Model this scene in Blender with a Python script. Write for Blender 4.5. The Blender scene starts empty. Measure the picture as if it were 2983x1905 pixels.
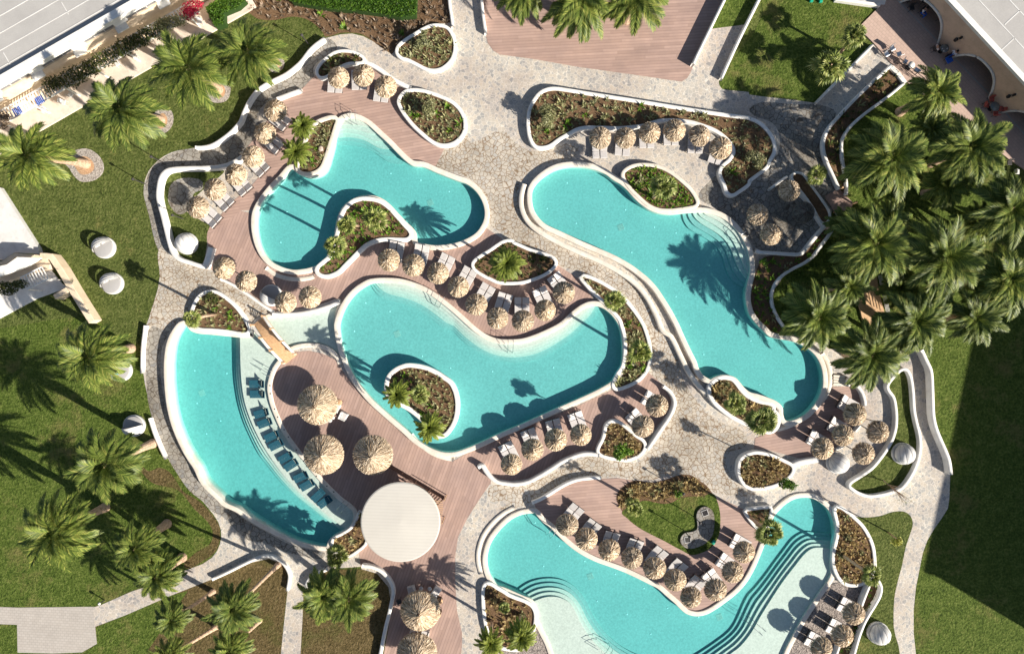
import bpy, math, random
import numpy as np
from mathutils import Vector, Matrix
from mathutils.geometry import delaunay_2d_cdt
random.seed(7)
SC = bpy.context.scene
COL = SC.collection
# ---------------------------------------------------------------- camera, sky, sun, exposure
H = 66.9                      # drone height over the paving, metres
PPM = 29.731                  # photograph pixels per metre on the ground
cam = bpy.data.cameras.new('camera'); cam.sensor_width = 36.0
cam.lens = 18.0 / ((2983 / 2 / PPM) / H)
cam.clip_end = 4000; cam.clip_start = 0.5
camo = bpy.data.objects.new('camera', cam); COL.objects.link(camo)
camo.location = (0, 0, H); SC.camera = camo
SUN_EL, SUN_AZ = math.radians(30), math.atan2(.862, -.508)
w = bpy.data.worlds.new('World'); SC.world = w; w.use_nodes = True
nt = w.node_tree
sky = nt.nodes.new('ShaderNodeTexSky'); sky.sky_type = 'NISHITA'; sky.sun_disc = False
sky.sun_elevation = SUN_EL; sky.sun_rotation = SUN_AZ
nt.nodes['Background'].inputs[1].default_value = 0.055
nt.links.new(sky.outputs[0], nt.nodes['Background'].inputs[0])
sl = bpy.data.lights.new('sun', 'SUN'); sl.energy = 5.0; sl.angle = math.radians(.5); sl.color = (1, .93, .82)
slo = bpy.data.objects.new('sun', sl); COL.objects.link(slo)
sd = Vector((math.cos(SUN_EL) * .862, -math.cos(SUN_EL) * .508, math.sin(SUN_EL)))
slo.rotation_euler = sd.to_track_quat('Z', 'Y').to_euler(); slo.location = sd * 100
SC.view_settings.view_transform = 'Standard'; SC.view_settings.look = 'None'
SC.view_settings.exposure = 0.88; SC.view_settings.gamma = 1
# ---------------------------------------------------------------- helpers
TX = [0, 700, 1450, 2183]; TY = [0, 465, 930, 1394]; TS = 3.01

def P(nx, ny, h=0.0):
    k = (H - h) / H / PPM
    return ((nx - 1491.5) * k, (952.5 - ny) * k)

def trace(s, h=0.0):
    """'12: x,y x,y! 22: ...' tracing points, row/column of the survey sheet first -> list of (x, y, corner)"""
    out = []; ox = oy = 0
    for t in s.split():
        if t.endswith(':'):
            oy = TY[int(t[0]) - 1]; ox = TX[int(t[1]) - 1]; continue
        c = t.endswith('!'); a, b = t.rstrip('!').split(',')
        out.append(P(ox + float(a) / TS, oy + float(b) / TS, h) + (c,))
    return out

def at(s, h=0.0):
    p = trace(s, h)[0]; return (p[0], p[1])

def smooth(pts, closed=True, n=4):
    m = len(pts); out = []
    for i in range(m if closed else m - 1):
        p1, p2 = pts[i], pts[(i + 1) % m]
        p0 = pts[(i - 1) % m] if (closed or i > 0) else p1
        p3 = pts[(i + 2) % m] if (closed or i + 2 < m) else p2
        d = math.hypot(p2[0] - p1[0], p2[1] - p1[1])
        def tan(a, b, c):
            if b[2]: return (0, 0)
            dx, dy = c[0] - a[0], c[1] - a[1]; l = math.hypot(dx, dy) or 1
            return (dx / l * d, dy / l * d)
        t1, t2 = tan(p0, p1, p2), tan(p1, p2, p3)
        for k in range(n):
            t = k / n; a = 2*t**3 - 3*t*t + 1; b = t**3 - 2*t*t + t; c = -2*t**3 + 3*t*t; e = t**3 - t*t
            out.append((a*p1[0] + b*t1[0] + c*p2[0] + e*t2[0], a*p1[1] + b*t1[1] + c*p2[1] + e*t2[1]))
    if not closed: out.append(pts[-1][:2])
    return out

def loop(s, h=0.0, n=4): return smooth(trace(s, h), True, n)
def line(s, h=0.0, n=4): return smooth(trace(s, h), False, n)
def poly(s, h=0.0): return [p[:2] for p in trace(s, h)]

def area(L): return .5 * sum(L[i-1][0] * L[i][1] - L[i][0] * L[i-1][1] for i in range(len(L)))

def offset(L, d, closed=True):
    """offset a loop outwards (closed) or to its left (open) by d"""
    n = len(L); s = 1
    if closed and area(L) < 0: s = -1
    out = []
    for i in range(n):
        a = L[(i-1) % n] if closed or i else L[i]; b = L[(i+1) % n] if closed or i < n-1 else L[i]
        dx, dy = b[0]-a[0], b[1]-a[1]; l = math.hypot(dx, dy) or 1
        out.append((L[i][0] + s*dy/l*d, L[i][1] - s*dx/l*d) if closed else (L[i][0] - dy/l*d, L[i][1] + dx/l*d))
    return out

def inside(L, X, Y):
    r = np.zeros(len(X), bool); n = len(L)
    for i in range(n):
        x1, y1 = L[i-1]; x2, y2 = L[i]
        if y1 == y2: continue
        c = ((y1 > Y) != (y2 > Y)) & (X < (x2-x1) * (Y-y1) / (y2-y1) + x1)
        r ^= c
    return r

class MB:
    def __init__(s): s.v = []; s.f = []
    def add(s, vs, fs):
        o = len(s.v); s.v += [tuple(p) for p in vs]; s.f += [tuple(i + o for i in f) for f in fs]; return s
    def box(s, c, d, rz=0, rx=0, M=None):
        x, y, z = d[0]/2, d[1]/2, d[2]/2
        m = Matrix.Translation(c) @ Matrix.Rotation(rz, 4, 'Z') @ Matrix.Rotation(rx, 4, 'X')
        if M is not None: m = M @ m
        vs = [m @ Vector((a*x, b*y, e*z)) for a in (-1, 1) for b in (-1, 1) for e in (-1, 1)]
        return s.add(vs, [(0,1,3,2), (4,6,7,5), (0,4,5,1), (2,3,7,6), (0,2,6,4), (1,5,7,3)])
    def soft(s, c, d, rz=0, rx=0, b=.04):
        """box with chamfered upper edges"""
        x, y, z = d[0]/2, d[1]/2, d[2]/2
        m = Matrix.Translation(c) @ Matrix.Rotation(rz, 4, 'Z') @ Matrix.Rotation(rx, 4, 'X')
        R = []
        for (ix, iz) in ((0, -z), (0, z-b), (b*.4, z-b*.35), (b, z)):
            R.append([m @ Vector((a*(x-ix), e*(y-ix), iz)) for a, e in ((-1,-1),(1,-1),(1,1),(-1,1))])
        return s.rings(R, True, True)
    def rings(s, R, cap0=False, cap1=True, closed=True):
        n = len(R[0]); o = len(s.v)
        for r in R: s.v += [tuple(p) for p in r]
        for i in range(len(R)-1):
            for j in range(n if closed else n-1):
                k = (j+1) % n
                s.f.append((o+i*n+j, o+i*n+k, o+(i+1)*n+k, o+(i+1)*n+j))
        if cap0: s.f.append(tuple(o+j for j in reversed(range(n))))
        if cap1: s.f.append(tuple(o+(len(R)-1)*n+j for j in range(n)))
        return s
    def tube(s, pts, r, n=8, caps=True):
        R = []
        pts = [Vector(p) for p in pts]
        for i, p in enumerate(pts):
            t = (pts[min(i+1, len(pts)-1)] - pts[max(i-1, 0)]).normalized()
            u = t.orthogonal().normalized() if abs(t.z) < .9 else Vector((1, 0, 0)).cross(t).normalized()
            q = t.cross(u); ri = r[i] if isinstance(r, (list, tuple)) else r
            R.append([p + ri*(math.cos(2*math.pi*k/n)*u + math.sin(2*math.pi*k/n)*q) for k in range(n)])
        return s.rings(R, caps, caps)
    def lathe(s, prof, n=24, c=(0, 0, 0), cap0=False, cap1=True):
        return s.rings([[(c[0]+r*math.cos(2*math.pi*k/n), c[1]+r*math.sin(2*math.pi*k/n), c[2]+z) for k in range(n)] for r, z in prof], cap0, cap1)
    def mesh(s, name, mat, smoothed=False):
        me = bpy.data.meshes.new(name); me.from_pydata(s.v, [], s.f)
        if mat: me.materials.append(mat)
        if smoothed: me.polygons.foreach_set('use_smooth', [True]*len(me.polygons))
        me.update(); return me
    def build(s, name, mat, parent=None, smoothed=False, world=True):
        """world: the points are world coordinates; parent's location is taken off"""
        if parent is not None and world:
            q = parent_loc(parent); s.v = [(a[0]-q[0], a[1]-q[1], a[2]-q[2]) for a in s.v]
        elif parent is None and world and s.v:
            pass
        return link(name, s.mesh(name, mat, smoothed), parent)

def parent_loc(o):
    q = Vector((0, 0, 0))
    while o is not None: q += o.location; o = o.parent
    return q
def link(name, data, parent=None, loc=(0, 0, 0), rz=0, sc=None):
    o = bpy.data.objects.new(name, data); COL.objects.link(o); o.location = loc; o.rotation_euler = (0, 0, rz)
    if sc is not None: o.scale = (sc, sc, sc) if not isinstance(sc, tuple) else sc
    if parent is not None: o.parent = parent
    return o
def tag(o, label, cat, group=None, kind=None):
    o['label'] = label; o['category'] = cat
    if group: o['group'] = group
    if kind: o['kind'] = kind
    return o
def struct(o): o['kind'] = 'structure'; return o
def thing(name, label, cat, loc, rz=0, group=None):
    return tag(link(name, None, None, loc, rz), label, cat, group)

def region(name, inc, exc, z, mat, skirt=0, parent=None, wob=0):
    """flat sheet over the intersection of the loops inc minus the loops exc, with a skirt going down"""
    vs, es = [], []
    for L in inc + exc:
        o = len(vs); vs += [Vector(p) for p in L]; es += [(o+i, o+(i+1) % len(L)) for i in range(len(L))]
    V, E, F = delaunay_2d_cdt(vs, es, [], 0, 1e-4)[:3]
    F = [f for f in F if len(f) == 3]
    A = np.array([(v.x, v.y) for v in V]); I = np.array(F)
    C = A[I].mean(1); k = np.ones(len(F), bool)
    for L in inc: k &= inside(L, C[:, 0], C[:, 1])
    for L in exc: k &= ~inside(L, C[:, 0], C[:, 1])
    m = MB(); mp = {}; ed = {}
    def vid(i):
        if i not in mp: mp[i] = len(m.v); m.v.append((A[i][0], A[i][1], z))
        return mp[i]
    for f in I[k]:
        a = [vid(i) for i in f]; m.f.append(tuple(a))
        for q in range(3):
            e = (a[q], a[(q+1) % 3])
            if (e[1], e[0]) in ed: del ed[(e[1], e[0])]
            else: ed[e] = 1
    if skirt:
        lo = {}
        def low(i):
            if i not in lo: lo[i] = len(m.v); m.v.append((m.v[i][0], m.v[i][1], z-skirt))
            return lo[i]
        for (a, b) in list(ed): m.f.append((b, a, low(a), low(b)))
    return m.build(name, mat, parent)

def ring(name, Lin, Lout, z, zb_in, zb_out, mat, parent=None, b=.05, dz=None):
    """rounded kerb between two loops with the same number of points"""
    def mixl(t): return [(p[0]+(q[0]-p[0])*t, p[1]+(q[1]-p[1])*t) for p, q in zip(Lin, Lout)]
    dz = dz or [0]*len(Lin)
    R = [[p + (h+(k if h > -.1 else 0),) for p, k in zip(mixl(t), dz)] for t, h in ((0, zb_in), (0, z-b), (.05, z-b*.3), (.14, z), (.86, z), (.95, z-b*.3), (1, z-b), (1, zb_out))]
    m = MB(); m.rings(R, False, False); return m.build(name, mat, parent, True)

def wall_mb(L, wd, z, z0=-.1, m=None, taper=None):
    """rounded free-standing wall along an open line"""
    m = m or MB(); n = len(L)
    def off(t):
        out = []
        for i in range(n):
            a, c = L[max(i-1, 0)], L[min(i+1, n-1)]; dx, dy = c[0]-a[0], c[1]-a[1]; l = math.hypot(dx, dy) or 1
            ww = wd * (1 if not taper else taper[0] + (taper[1]-taper[0])*i/(n-1))
            out.append((L[i][0]-dy/l*t*ww, L[i][1]+dx/l*t*ww))
        return out
    prof = ((-.5, z0), (-.5, z-.04), (-.42, z), (.42, z), (.5, z-.04), (.5, z0))
    R = [[p + (h,) for p in off(t)] for t, h in prof]
    o = len(m.v); m.rings(R, False, False, closed=False)
    k = len(prof)
    m.f.append(tuple(o + j*n for j in reversed(range(k)))); m.f.append(tuple(o + j*n + n-1 for j in range(k)))
    return m

# ---------------------------------------------------------------- materials
def mat(name, base=(.5, .5, .5), rough=.8, build=None, spec=.3):
    m = bpy.data.materials.new(name); m.use_nodes = True; t = m.node_tree; b = t.nodes['Principled BSDF']
    b.inputs['Base Color'].default_value = base + (1,); b.inputs['Roughness'].default_value = rough
    b.inputs['Specular IOR Level'].default_value = spec
    if build: build(t, b)
    return m
def N(t, typ, **kw):
    n = t.nodes.new(typ)
    for k, v in kw.items():
        if k in n.inputs: n.inputs[k].default_value = v
        else: setattr(n, k, v)
    return n
def coords(t, rz=0):
    g = N(t, 'ShaderNodeNewGeometry')
    if not rz: return g.outputs['Position']
    mp = N(t, 'ShaderNodeMapping'); mp.inputs['Rotation'].default_value = (0, 0, rz)
    t.links.new(g.outputs['Position'], mp.inputs[0]); return mp.outputs[0]
def noise(t, co, scale, detail=4, rough=.6):
    n = N(t, 'ShaderNodeTexNoise', Scale=scale, Detail=detail, Roughness=rough); t.links.new(co, n.inputs['Vector']); return n.outputs['Fac']
def ramp(t, fac, stops):
    r = N(t, 'ShaderNodeValToRGB'); e = r.color_ramp.elements
    while len(e) > 1: e.remove(e[-1])
    e[0].position = stops[0][0]; e[0].color = tuple(stops[0][1]) + (1,)
    for p, c in stops[1:]:
        q = e.new(p); q.color = tuple(c) + (1,)
    t.links.new(fac, r.inputs[0]); return r.outputs[0]
def mix(t, fac, a, b, mode='MIX'):
    n = N(t, 'ShaderNodeMix', data_type='RGBA', blend_type=mode)
    for s, i in ((fac, 0), (a, 6), (b, 7)):
        if isinstance(s, (int, float)): n.inputs[i].default_value = s
        elif isinstance(s, tuple): n.inputs[i].default_value = s + (1,)
        else: t.links.new(s, n.inputs[i])
    return n.outputs[2]
def math_(t, op, a, b=0.0):
    n = N(t, 'ShaderNodeMath', operation=op)
    for s, i in ((a, 0), (b, 1)):
        if isinstance(s, (int, float)): n.inputs[i].default_value = s
        else: t.links.new(s, n.inputs[i])
    return n.outputs[0]
def bump(t, b, fac, strength=.4, dist=.05):
    n = N(t, 'ShaderNodeBump', Strength=strength, Distance=dist); t.links.new(fac, n.inputs['Height']); t.links.new(n.outputs[0], b.inputs['Normal'])
def col(t, b, c): t.links.new(c, b.inputs['Base Color'])
def island(t): return N(t, 'ShaderNodeNewGeometry').outputs['Random Per Island']

def g_grass(lo, mid, hi, dry, dryamt):
    def f(t, b):
        co = coords(t)
        a = noise(t, co, .22, 5, .65); c = noise(t, co, 4.2, 3, .75); d = noise(t, co, 1.1, 5, .75)
        base = ramp(t, math_(t, 'ADD', math_(t, 'MULTIPLY', c, .62), math_(t, 'MULTIPLY', d, .42)), [(.38, lo), (.52, mid), (.65, hi)])
        dr = ramp(t, math_(t, 'ADD', math_(t, 'MULTIPLY', a, .7), math_(t, 'MULTIPLY', d, .4)), [(dryamt, (0, 0, 0)), (dryamt+.16, (.75, .75, .75))])
        col(t, b, mix(t, dr, base, dry)); bump(t, b, c, 1.0, .2)
    return f
M = {}
M['lawn'] = mat('lawn_grass', build=g_grass((.034, .048, .011), (.084, .108, .026), (.165, .178, .058), (.21, .17, .06), .62), rough=.9, spec=.1)
M['lush'] = mat('lush_grass', build=g_grass((.027, .046, .008), (.076, .112, .019), (.152, .184, .046), (.19, .15, .06), .58), rough=.9, spec=.1)
M['worn'] = mat('worn_grass', build=g_grass((.05, .04, .016), (.115, .085, .036), (.19, .14, .07), (.06, .075, .016), .57), rough=.95, spec=.1)
def g_soil(t, b):
    co = coords(t); a = noise(t, co, .6, 5); c = noise(t, co, 7, 5, .75)
    col(t, b, ramp(t, math_(t, 'ADD', math_(t, 'MULTIPLY', a, .4), math_(t, 'MULTIPLY', c, .6)), [(.3, (.06, .036, .021)), (.5, (.155, .095, .054)), (.7, (.27, .18, .105))]))
    bump(t, b, c, .9, .1)
M['soil'] = mat('soil', build=g_soil, rough=.95, spec=.1)
def g_paving(joint, stones, jw, scale, blot):
    def f(t, b):
        co = coords(t)
        wn = N(t, 'ShaderNodeTexNoise', Scale=1.7, Detail=2); t.links.new(co, wn.inputs['Vector'])
        vm = N(t, 'ShaderNodeVectorMath', operation='MULTIPLY_ADD'); t.links.new(wn.outputs['Color'], vm.inputs[0]); vm.inputs[1].default_value = (.25, .25, 0); t.links.new(co, vm.inputs[2])
        fl = N(t, 'ShaderNodeVectorMath', operation='MULTIPLY'); t.links.new(vm.outputs[0], fl.inputs[0]); fl.inputs[1].default_value = (1, 1, 0)
        v = N(t, 'ShaderNodeTexVoronoi', feature='DISTANCE_TO_EDGE', Scale=scale, Randomness=.95); t.links.new(fl.outputs[0], v.inputs['Vector'])
        u = N(t, 'ShaderNodeTexVoronoi', feature='F1', Scale=scale, Randomness=.95); t.links.new(fl.outputs[0], u.inputs['Vector'])
        sp = N(t, 'ShaderNodeSeparateColor'); t.links.new(u.outputs['Color'], sp.inputs[0])
        st = ramp(t, sp.outputs[0], stones)
        fine = noise(t, co, 9, 4, .7)
        st = mix(t, .35, st, ramp(t, fine, [(.3, (.62, .62, .62)), (.7, (1.25, 1.2, 1.15))]), 'MULTIPLY')
        j = ramp(t, v.outputs['Distance'], [(jw*.35, (1, 1, 1)), (jw, (0, 0, 0))])
        c = mix(t, j, st, joint)
        bl = ramp(t, noise(t, co, .16, 5, .6), [(.40, (1.08, 1.07, 1.05)), (.62, blot)])
        col(t, b, mix(t, 1.0, c, bl, 'MULTIPLY')); bump(t, b, v.outputs['Distance'], .25, .05)
    return f
M['pave_light'] = mat('crazy_paving_light_joint', build=g_paving((.62, .575, .51), [(0, (.30, .30, .295)), (.22, (.38, .37, .35)), (.5, (.455, .42, .37)), (.75, (.50, .45, .38)), (1, (.42, .40, .375))], .05, 3.2, (.86, .81, .80)), rough=.85)
M['pave_dark'] = mat('crazy_paving_brown_joint', build=g_paving((.23, .165, .11), [(0, (.39, .37, .34)), (.3, (.46, .425, .375)), (.6, (.51, .465, .40)), (1, (.43, .415, .39))], .075, 2.6, (.80, .77, .72)), rough=.85)
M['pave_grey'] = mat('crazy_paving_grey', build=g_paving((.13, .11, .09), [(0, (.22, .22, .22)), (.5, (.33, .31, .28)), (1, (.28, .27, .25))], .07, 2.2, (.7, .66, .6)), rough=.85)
def g_deck(rz, per=.29):
    def f(t, b):
        co = coords(t, rz)
        sx = N(t, 'ShaderNodeSeparateXYZ'); t.links.new(co, sx.inputs[0])
        fr = math_(t, 'FRACT', math_(t, 'DIVIDE', sx.outputs[1], per))
        gap = ramp(t, fr, [(0, (1, 1, 1)), (.12, (1, 1, 1)), (.2, (0, 0, 0)), (.94, (0, 0, 0)), (1, (1, 1, 1))])
        fl = N(t, 'ShaderNodeMath', operation='FLOOR'); t.links.new(math_(t, 'DIVIDE', sx.outputs[1], per), fl.inputs[0])
        wn = N(t, 'ShaderNodeTexWhiteNoise', noise_dimensions='2D')
        cb = N(t, 'ShaderNodeCombineXYZ'); t.links.new(fl.outputs[0], cb.inputs[0])
        sg = N(t, 'ShaderNodeMath', operation='FLOOR'); t.links.new(math_(t, 'DIVIDE', math_(t, 'ADD', sx.outputs[0], math_(t, 'MULTIPLY', fl.outputs[0], 1.37)), 3.0), sg.inputs[0]); t.links.new(sg.outputs[0], cb.inputs[1])
        t.links.new(cb.outputs[0], wn.inputs['Vector'])
        bd = ramp(t, wn.outputs['Value'], [(0, (.35, .242, .200)), (.5, (.39, .270, .224)), (1, (.43, .300, .250))])
        wear = ramp(t, noise(t, co, .35, 5, .65), [(.35, (.86, .86, .88)), (.65, (1.1, 1.08, 1.06))])
        c = mix(t, 1.0, bd, wear, 'MULTIPLY')
        c = mix(t, math_(t, 'MULTIPLY', gap, .42), c, (.18, .12, .105))
        col(t, b, c); bump(t, b, fr, .1, .02)
    return f
def deckm(deg): return mat('deck_boards', build=g_deck(math.radians(deg)), rough=.7)
def g_plaster(c0, c1):
    def f(t, b):
        co = coords(t); a = noise(t, co, .8, 6, .7); c = noise(t, co, 9, 3, .6)
        k = ramp(t, a, [(.32, c0), (.58, c1)]); st = ramp(t, noise(t, co, 2.6, 6, .75), [(.52, (0, 0, 0)), (.72, (.5, .5, .5))])
        col(t, b, mix(t, st, k, tuple(x*.72 for x in c0))); bump(t, b, c, .15, .02)
    return f
M['white'] = mat('white_plaster', build=g_plaster((.68, .65, .60), (.80, .78, .74)), rough=.7)
M['rim'] = mat('pool_rim_render', build=g_plaster((.62, .55, .46), (.74, .68, .59)), rough=.65)
M['tan'] = mat('tan_plaster', build=g_plaster((.66, .51, .36), (.78, .63, .46)), rough=.8)
M['sand'] = mat('sand_facade', build=g_plaster((.50, .365, .28), (.60, .45, .35)), rough=.85)
def g_roof(t, b):
    co = coords(t); a = noise(t, co, .5, 6, .7); c = noise(t, co, 14, 3)
    col(t, b, mix(t, .5, ramp(t, a, [(.35, (.34, .325, .31)), (.65, (.44, .425, .40))]), ramp(t, c, [(.3, (.33, .32, .31)), (.7, (.46, .44, .42))])))
M['roof'] = mat('roof_membrane', build=g_roof, rough=.9)
def g_tile(t, b):
    co = coords(t, math.radians(45)); br = N(t, 'ShaderNodeTexBrick', Scale=1.0)
    br.inputs['Color1'].default_value = (.46, .33, .27, 1); br.inputs['Color2'].default_value = (.52, .38, .31, 1); br.inputs['Mortar'].default_value = (.36, .26, .22, 1)
    br.inputs['Mortar Size'].default_value = .02; br.inputs['Brick Width'].default_value = .4; br.inputs['Row Height'].default_value = .3
    t.links.new(co, br.inputs['Vector']); col(t, b, mix(t, .3, br.outputs[0], ramp(t, noise(t, co, 1.2, 5), [(.3, (.38, .28, .24)), (.7, (.58, .43, .36))])))
M['tile'] = mat('terrace_tiles', build=g_tile, rough=.7)
def g_block(t, b):
    co = coords(t, math.radians(3)); br = N(t, 'ShaderNodeTexBrick', Scale=1.0)
    br.inputs['Color1'].default_value = (.40, .36, .32, 1); br.inputs['Color2'].default_value = (.45, .41, .37, 1); br.inputs['Mortar'].default_value = (.30, .27, .24, 1)
    br.inputs['Mortar Size'].default_value = .02; br.inputs['Brick Width'].default_value = .4; br.inputs['Row Height'].default_value = .25
    t.links.new(co, br.inputs['Vector']); col(t, b, mix(t, .3, br.outputs[0], ramp(t, noise(t, co, .7, 5), [(.3, (.34, .31, .28)), (.7, (.52, .47, .42))])))
M['block'] = mat('block_paving', build=g_block, rough=.85)
def g_gravel(c0, c1):
    def f(t, b):
        co = coords(t); v = N(t, 'ShaderNodeTexVoronoi', Scale=11); t.links.new(co, v.inputs['Vector'])
        sp = N(t, 'ShaderNodeSeparateColor'); t.links.new(v.outputs['Color'], sp.inputs[0])
        col(t, b, ramp(t, sp.outputs[0], [(0, c0), (1, c1)])); bump(t, b, v.outputs['Distance'], .8, .05)
    return f
M['gravel'] = mat('pale_gravel', build=g_gravel((.22, .19, .165), (.48, .43, .38)), rough=.9)
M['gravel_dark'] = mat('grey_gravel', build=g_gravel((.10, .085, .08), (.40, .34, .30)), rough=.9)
def g_straw(t, b):
    r = island(t); c = ramp(t, r, [(0, (.16, .105, .06)), (.25, (.40, .30, .20)), (.6, (.60, .48, .345)), (1, (.77, .655, .51))])
    i = N(t, 'ShaderNodeObjectInfo'); k = ramp(t, i.outputs['Random'], [(0, (.88, .87, .86)), (1, (1.08, 1.05, 1.0))])
    col(t, b, mix(t, 1.0, c, k, 'MULTIPLY'))
M['straw'] = mat('straw_thatch', build=g_straw, rough=.85, spec=.15)
M['straw_grey'] = mat('shaded_thatch', build=lambda t, b: col(t, b, ramp(t, island(t), [(0, (.07, .06, .05)), (.5, (.17, .155, .13)), (1, (.29, .27, .23))])), rough=.9, spec=.1)  # darker grey copy of the straw, shade put into its colour
M['wood'] = mat('pale_wood', build=lambda t, b: col(t, b, ramp(t, noise(t, coords(t), 5, 4), [(.3, (.50, .30, .16)), (.7, (.68, .45, .26))])), rough=.6)
M['darkwood'] = mat('dark_wood', build=lambda t, b: col(t, b, ramp(t, noise(t, coords(t), 6, 4), [(.3, (.10, .055, .04)), (.7, (.20, .11, .08))])), rough=.6)
M['pole'] = mat('pole_wood', (.25, .16, .10), .7)
M['trunk'] = mat('palm_bark', build=lambda t, b: (col(t, b, ramp(t, noise(t, coords(t), 5, 5, .7), [(.3, (.26, .17, .11)), (.5, (.52, .36, .25)), (.7, (.66, .49, .36))])), bump(t, b, noise(t, coords(t), 8, 3), .8, .06)), rough=.9, spec=.1)
def leafm(name, stops, trans=.25):
    def f(t, b):
        r = island(t); i = N(t, 'ShaderNodeObjectInfo')
        c = ramp(t, r, stops); k = ramp(t, i.outputs['Random'], [(0, (.82, .84, .8)), (1, (1.12, 1.1, 1.0))])
        c = mix(t, 1.0, c, k, 'MULTIPLY'); col(t, b, c)
        tr = N(t, 'ShaderNodeBsdfTranslucent'); t.links.new(c, tr.inputs[0])
        ms = N(t, 'ShaderNodeMixShader', Fac=trans); t.links.new(b.outputs[0], ms.inputs[1]); t.links.new(tr.outputs[0], ms.inputs[2])
        t.links.new(ms.outputs[0], t.nodes['Material Output'].inputs[0])
    return mat(name, build=f, rough=.5, spec=.35)
M['palm'] = leafm('palm_leaf', [(0, (.055, .090, .018)), (.5, (.125, .175, .034)), (.85, (.25, .30, .062)), (1, (.40, .39, .11))])
M['pygmy'] = leafm('pygmy_palm_leaf', [(0, (.09, .12, .018)), (.6, (.20, .25, .035)), (1, (.34, .36, .08))])
M['fan'] = leafm('fan_palm_leaf', [(0, (.11, .15, .035)), (.6, (.27, .32, .08)), (1, (.50, .49, .20))])
M['dead'] = leafm('dry_frond', [(0, (.20, .13, .07)), (1, (.46, .34, .20))])
M['hedge'] = leafm('hedge_leaf', [(0, (.025, .07, .006)), (.6, (.07, .16, .015)), (1, (.15, .26, .03))])
M['vine'] = leafm('vine_leaf', [(0, (.02, .035, .008)), (.5, (.06, .09, .02)), (1, (.17, .17, .05))])
M['olive'] = leafm('grey_green_leaf', [(0, (.14, .15, .06)), (.5, (.30, .30, .15)), (1, (.48, .46, .27))])
M['green'] = leafm('bright_leaf', [(0, (.05, .12, .01)), (.6, (.12, .24, .02)), (1, (.26, .38, .06))])
M['yellow'] = leafm('yellow_leaf', [(0, (.25, .27, .03)), (1, (.5, .5, .12))])
M['pinkf'] = leafm('pink_bloom', [(0, (.45, .02, .06)), (1, (.7, .06, .14))])
M['heath'] = leafm('heather_leaf', [(0, (.10, .075, .05)), (.5, (.24, .18, .13)), (1, (.42, .32, .26))])
M['dry'] = leafm('dry_tuft_leaf', [(0, (.22, .16, .07)), (.5, (.40, .29, .14)), (1, (.50, .40, .20))])
M['cushion'] = mat('grey_sling', build=lambda t, b: col(t, b, ramp(t, noise(t, coords(t), 3, 4), [(.3, (.52, .485, .47)), (.7, (.62, .59, .57))])), rough=.8)
M['frame'] = mat('anthracite_frame', (.05, .045, .045), .5)
M['canvas'] = mat('white_canvas', build=g_plaster((.56, .545, .52), (.66, .65, .63)), rough=.75)
M['chrome'] = mat('steel', (.6, .6, .6), .25); M['chrome'].node_tree.nodes['Principled BSDF'].inputs['Metallic'].default_value = 1
M['black'] = mat('black_metal', (.02, .02, .022), .5)
M['blue'] = mat('blue_cloth', (.02, .10, .45), .8)
M['cyan'] = mat('cyan_towel', (.03, .40, .60), .9)
M['purple'] = mat('purple_towel', (.25, .03, .30), .9)
M['red'] = mat('red_cushion', (.38, .09, .07), .8)
M['glass'] = mat('table_glass', (.16, .18, .18), .1, spec=.5)
M['cream'] = mat('cream_terrace', build=g_plaster((.60, .50, .41), (.72, .62, .52)), rough=.8)
M['mattress'] = mat('grey_mattress', (.36, .35, .345), .9)
M['seam'] = mat('grey_seam', (.36, .35, .34), .8)
M['window'] = mat('dark_window', build=lambda t, b: col(t, b, ramp(t, noise(t, coords(t), .8, 3), [(.3, (.12, .125, .135)), (.7, (.26, .265, .275))])), rough=.15, spec=.5)
M['skin'] = mat('skin', (.48, .28, .20), .6); M['hair'] = mat('dark_hair', (.02, .014, .01), .6)
M['shirt'] = mat('white_shirt', (.75, .72, .75), .8); M['navy'] = mat('dark_trousers', (.02, .022, .04), .85)
M['stone'] = mat('rock', build=lambda t, b: (col(t, b, ramp(t, noise(t, coords(t), 3, 5), [(.3, (.30, .23, .19)), (.7, (.52, .44, .38))])), bump(t, b, noise(t, coords(t), 4, 5), .8, .1)), rough=.9)
def g_disc(t, b):
    co = coords(t, math.radians(2)); sx = N(t, 'ShaderNodeSeparateXYZ'); t.links.new(co, sx.inputs[0])
    fr = math_(t, 'FRACT', math_(t, 'DIVIDE', sx.outputs[1], .3))
    c = ramp(t, fr, [(0, (.47, .445, .40)), (.12, (.49, .465, .42)), (.22, (.57, .54, .485)), (1, (.56, .53, .475))])
    col(t, b, mix(t, .4, c, ramp(t, noise(t, co, .5, 5), [(.3, (.49, .46, .41)), (.7, (.58, .55, .49))]), 'MIX'))
    bump(t, b, fr, .2, .03)
M['disc'] = mat('corrugated_roof_sheet', build=g_disc, rough=.6)
def g_floor(c0, c1):
    def f(t, b):
        co = coords(t); a = noise(t, co, .35, 5, .6); c = noise(t, co, 5, 4, .75)
        col(t, b, mix(t, .5, ramp(t, a, [(.3, c0), (.7, c1)]), ramp(t, c, [(.3, tuple(x*.70 for x in c0)), (.7, tuple(min(1, x*1.25) for x in c1))])))
    return f
M['floor'] = mat('pool_mosaic', build=g_floor((.305, .405, .385), (.37, .475, .45)), rough=.6)
M['beach'] = mat('pool_beach_finish', build=g_floor((.54, .53, .47), (.62, .60, .54)), rough=.6)
wm = bpy.data.materials.new('pool_water'); wm.use_nodes = True; t = wm.node_tree; t.nodes.clear()
wo = N(t, 'ShaderNodeOutputMaterial'); tb = N(t, 'ShaderNodeBsdfTransparent'); gl = N(t, 'ShaderNodeBsdfGlossy', Roughness=.08)
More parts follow.
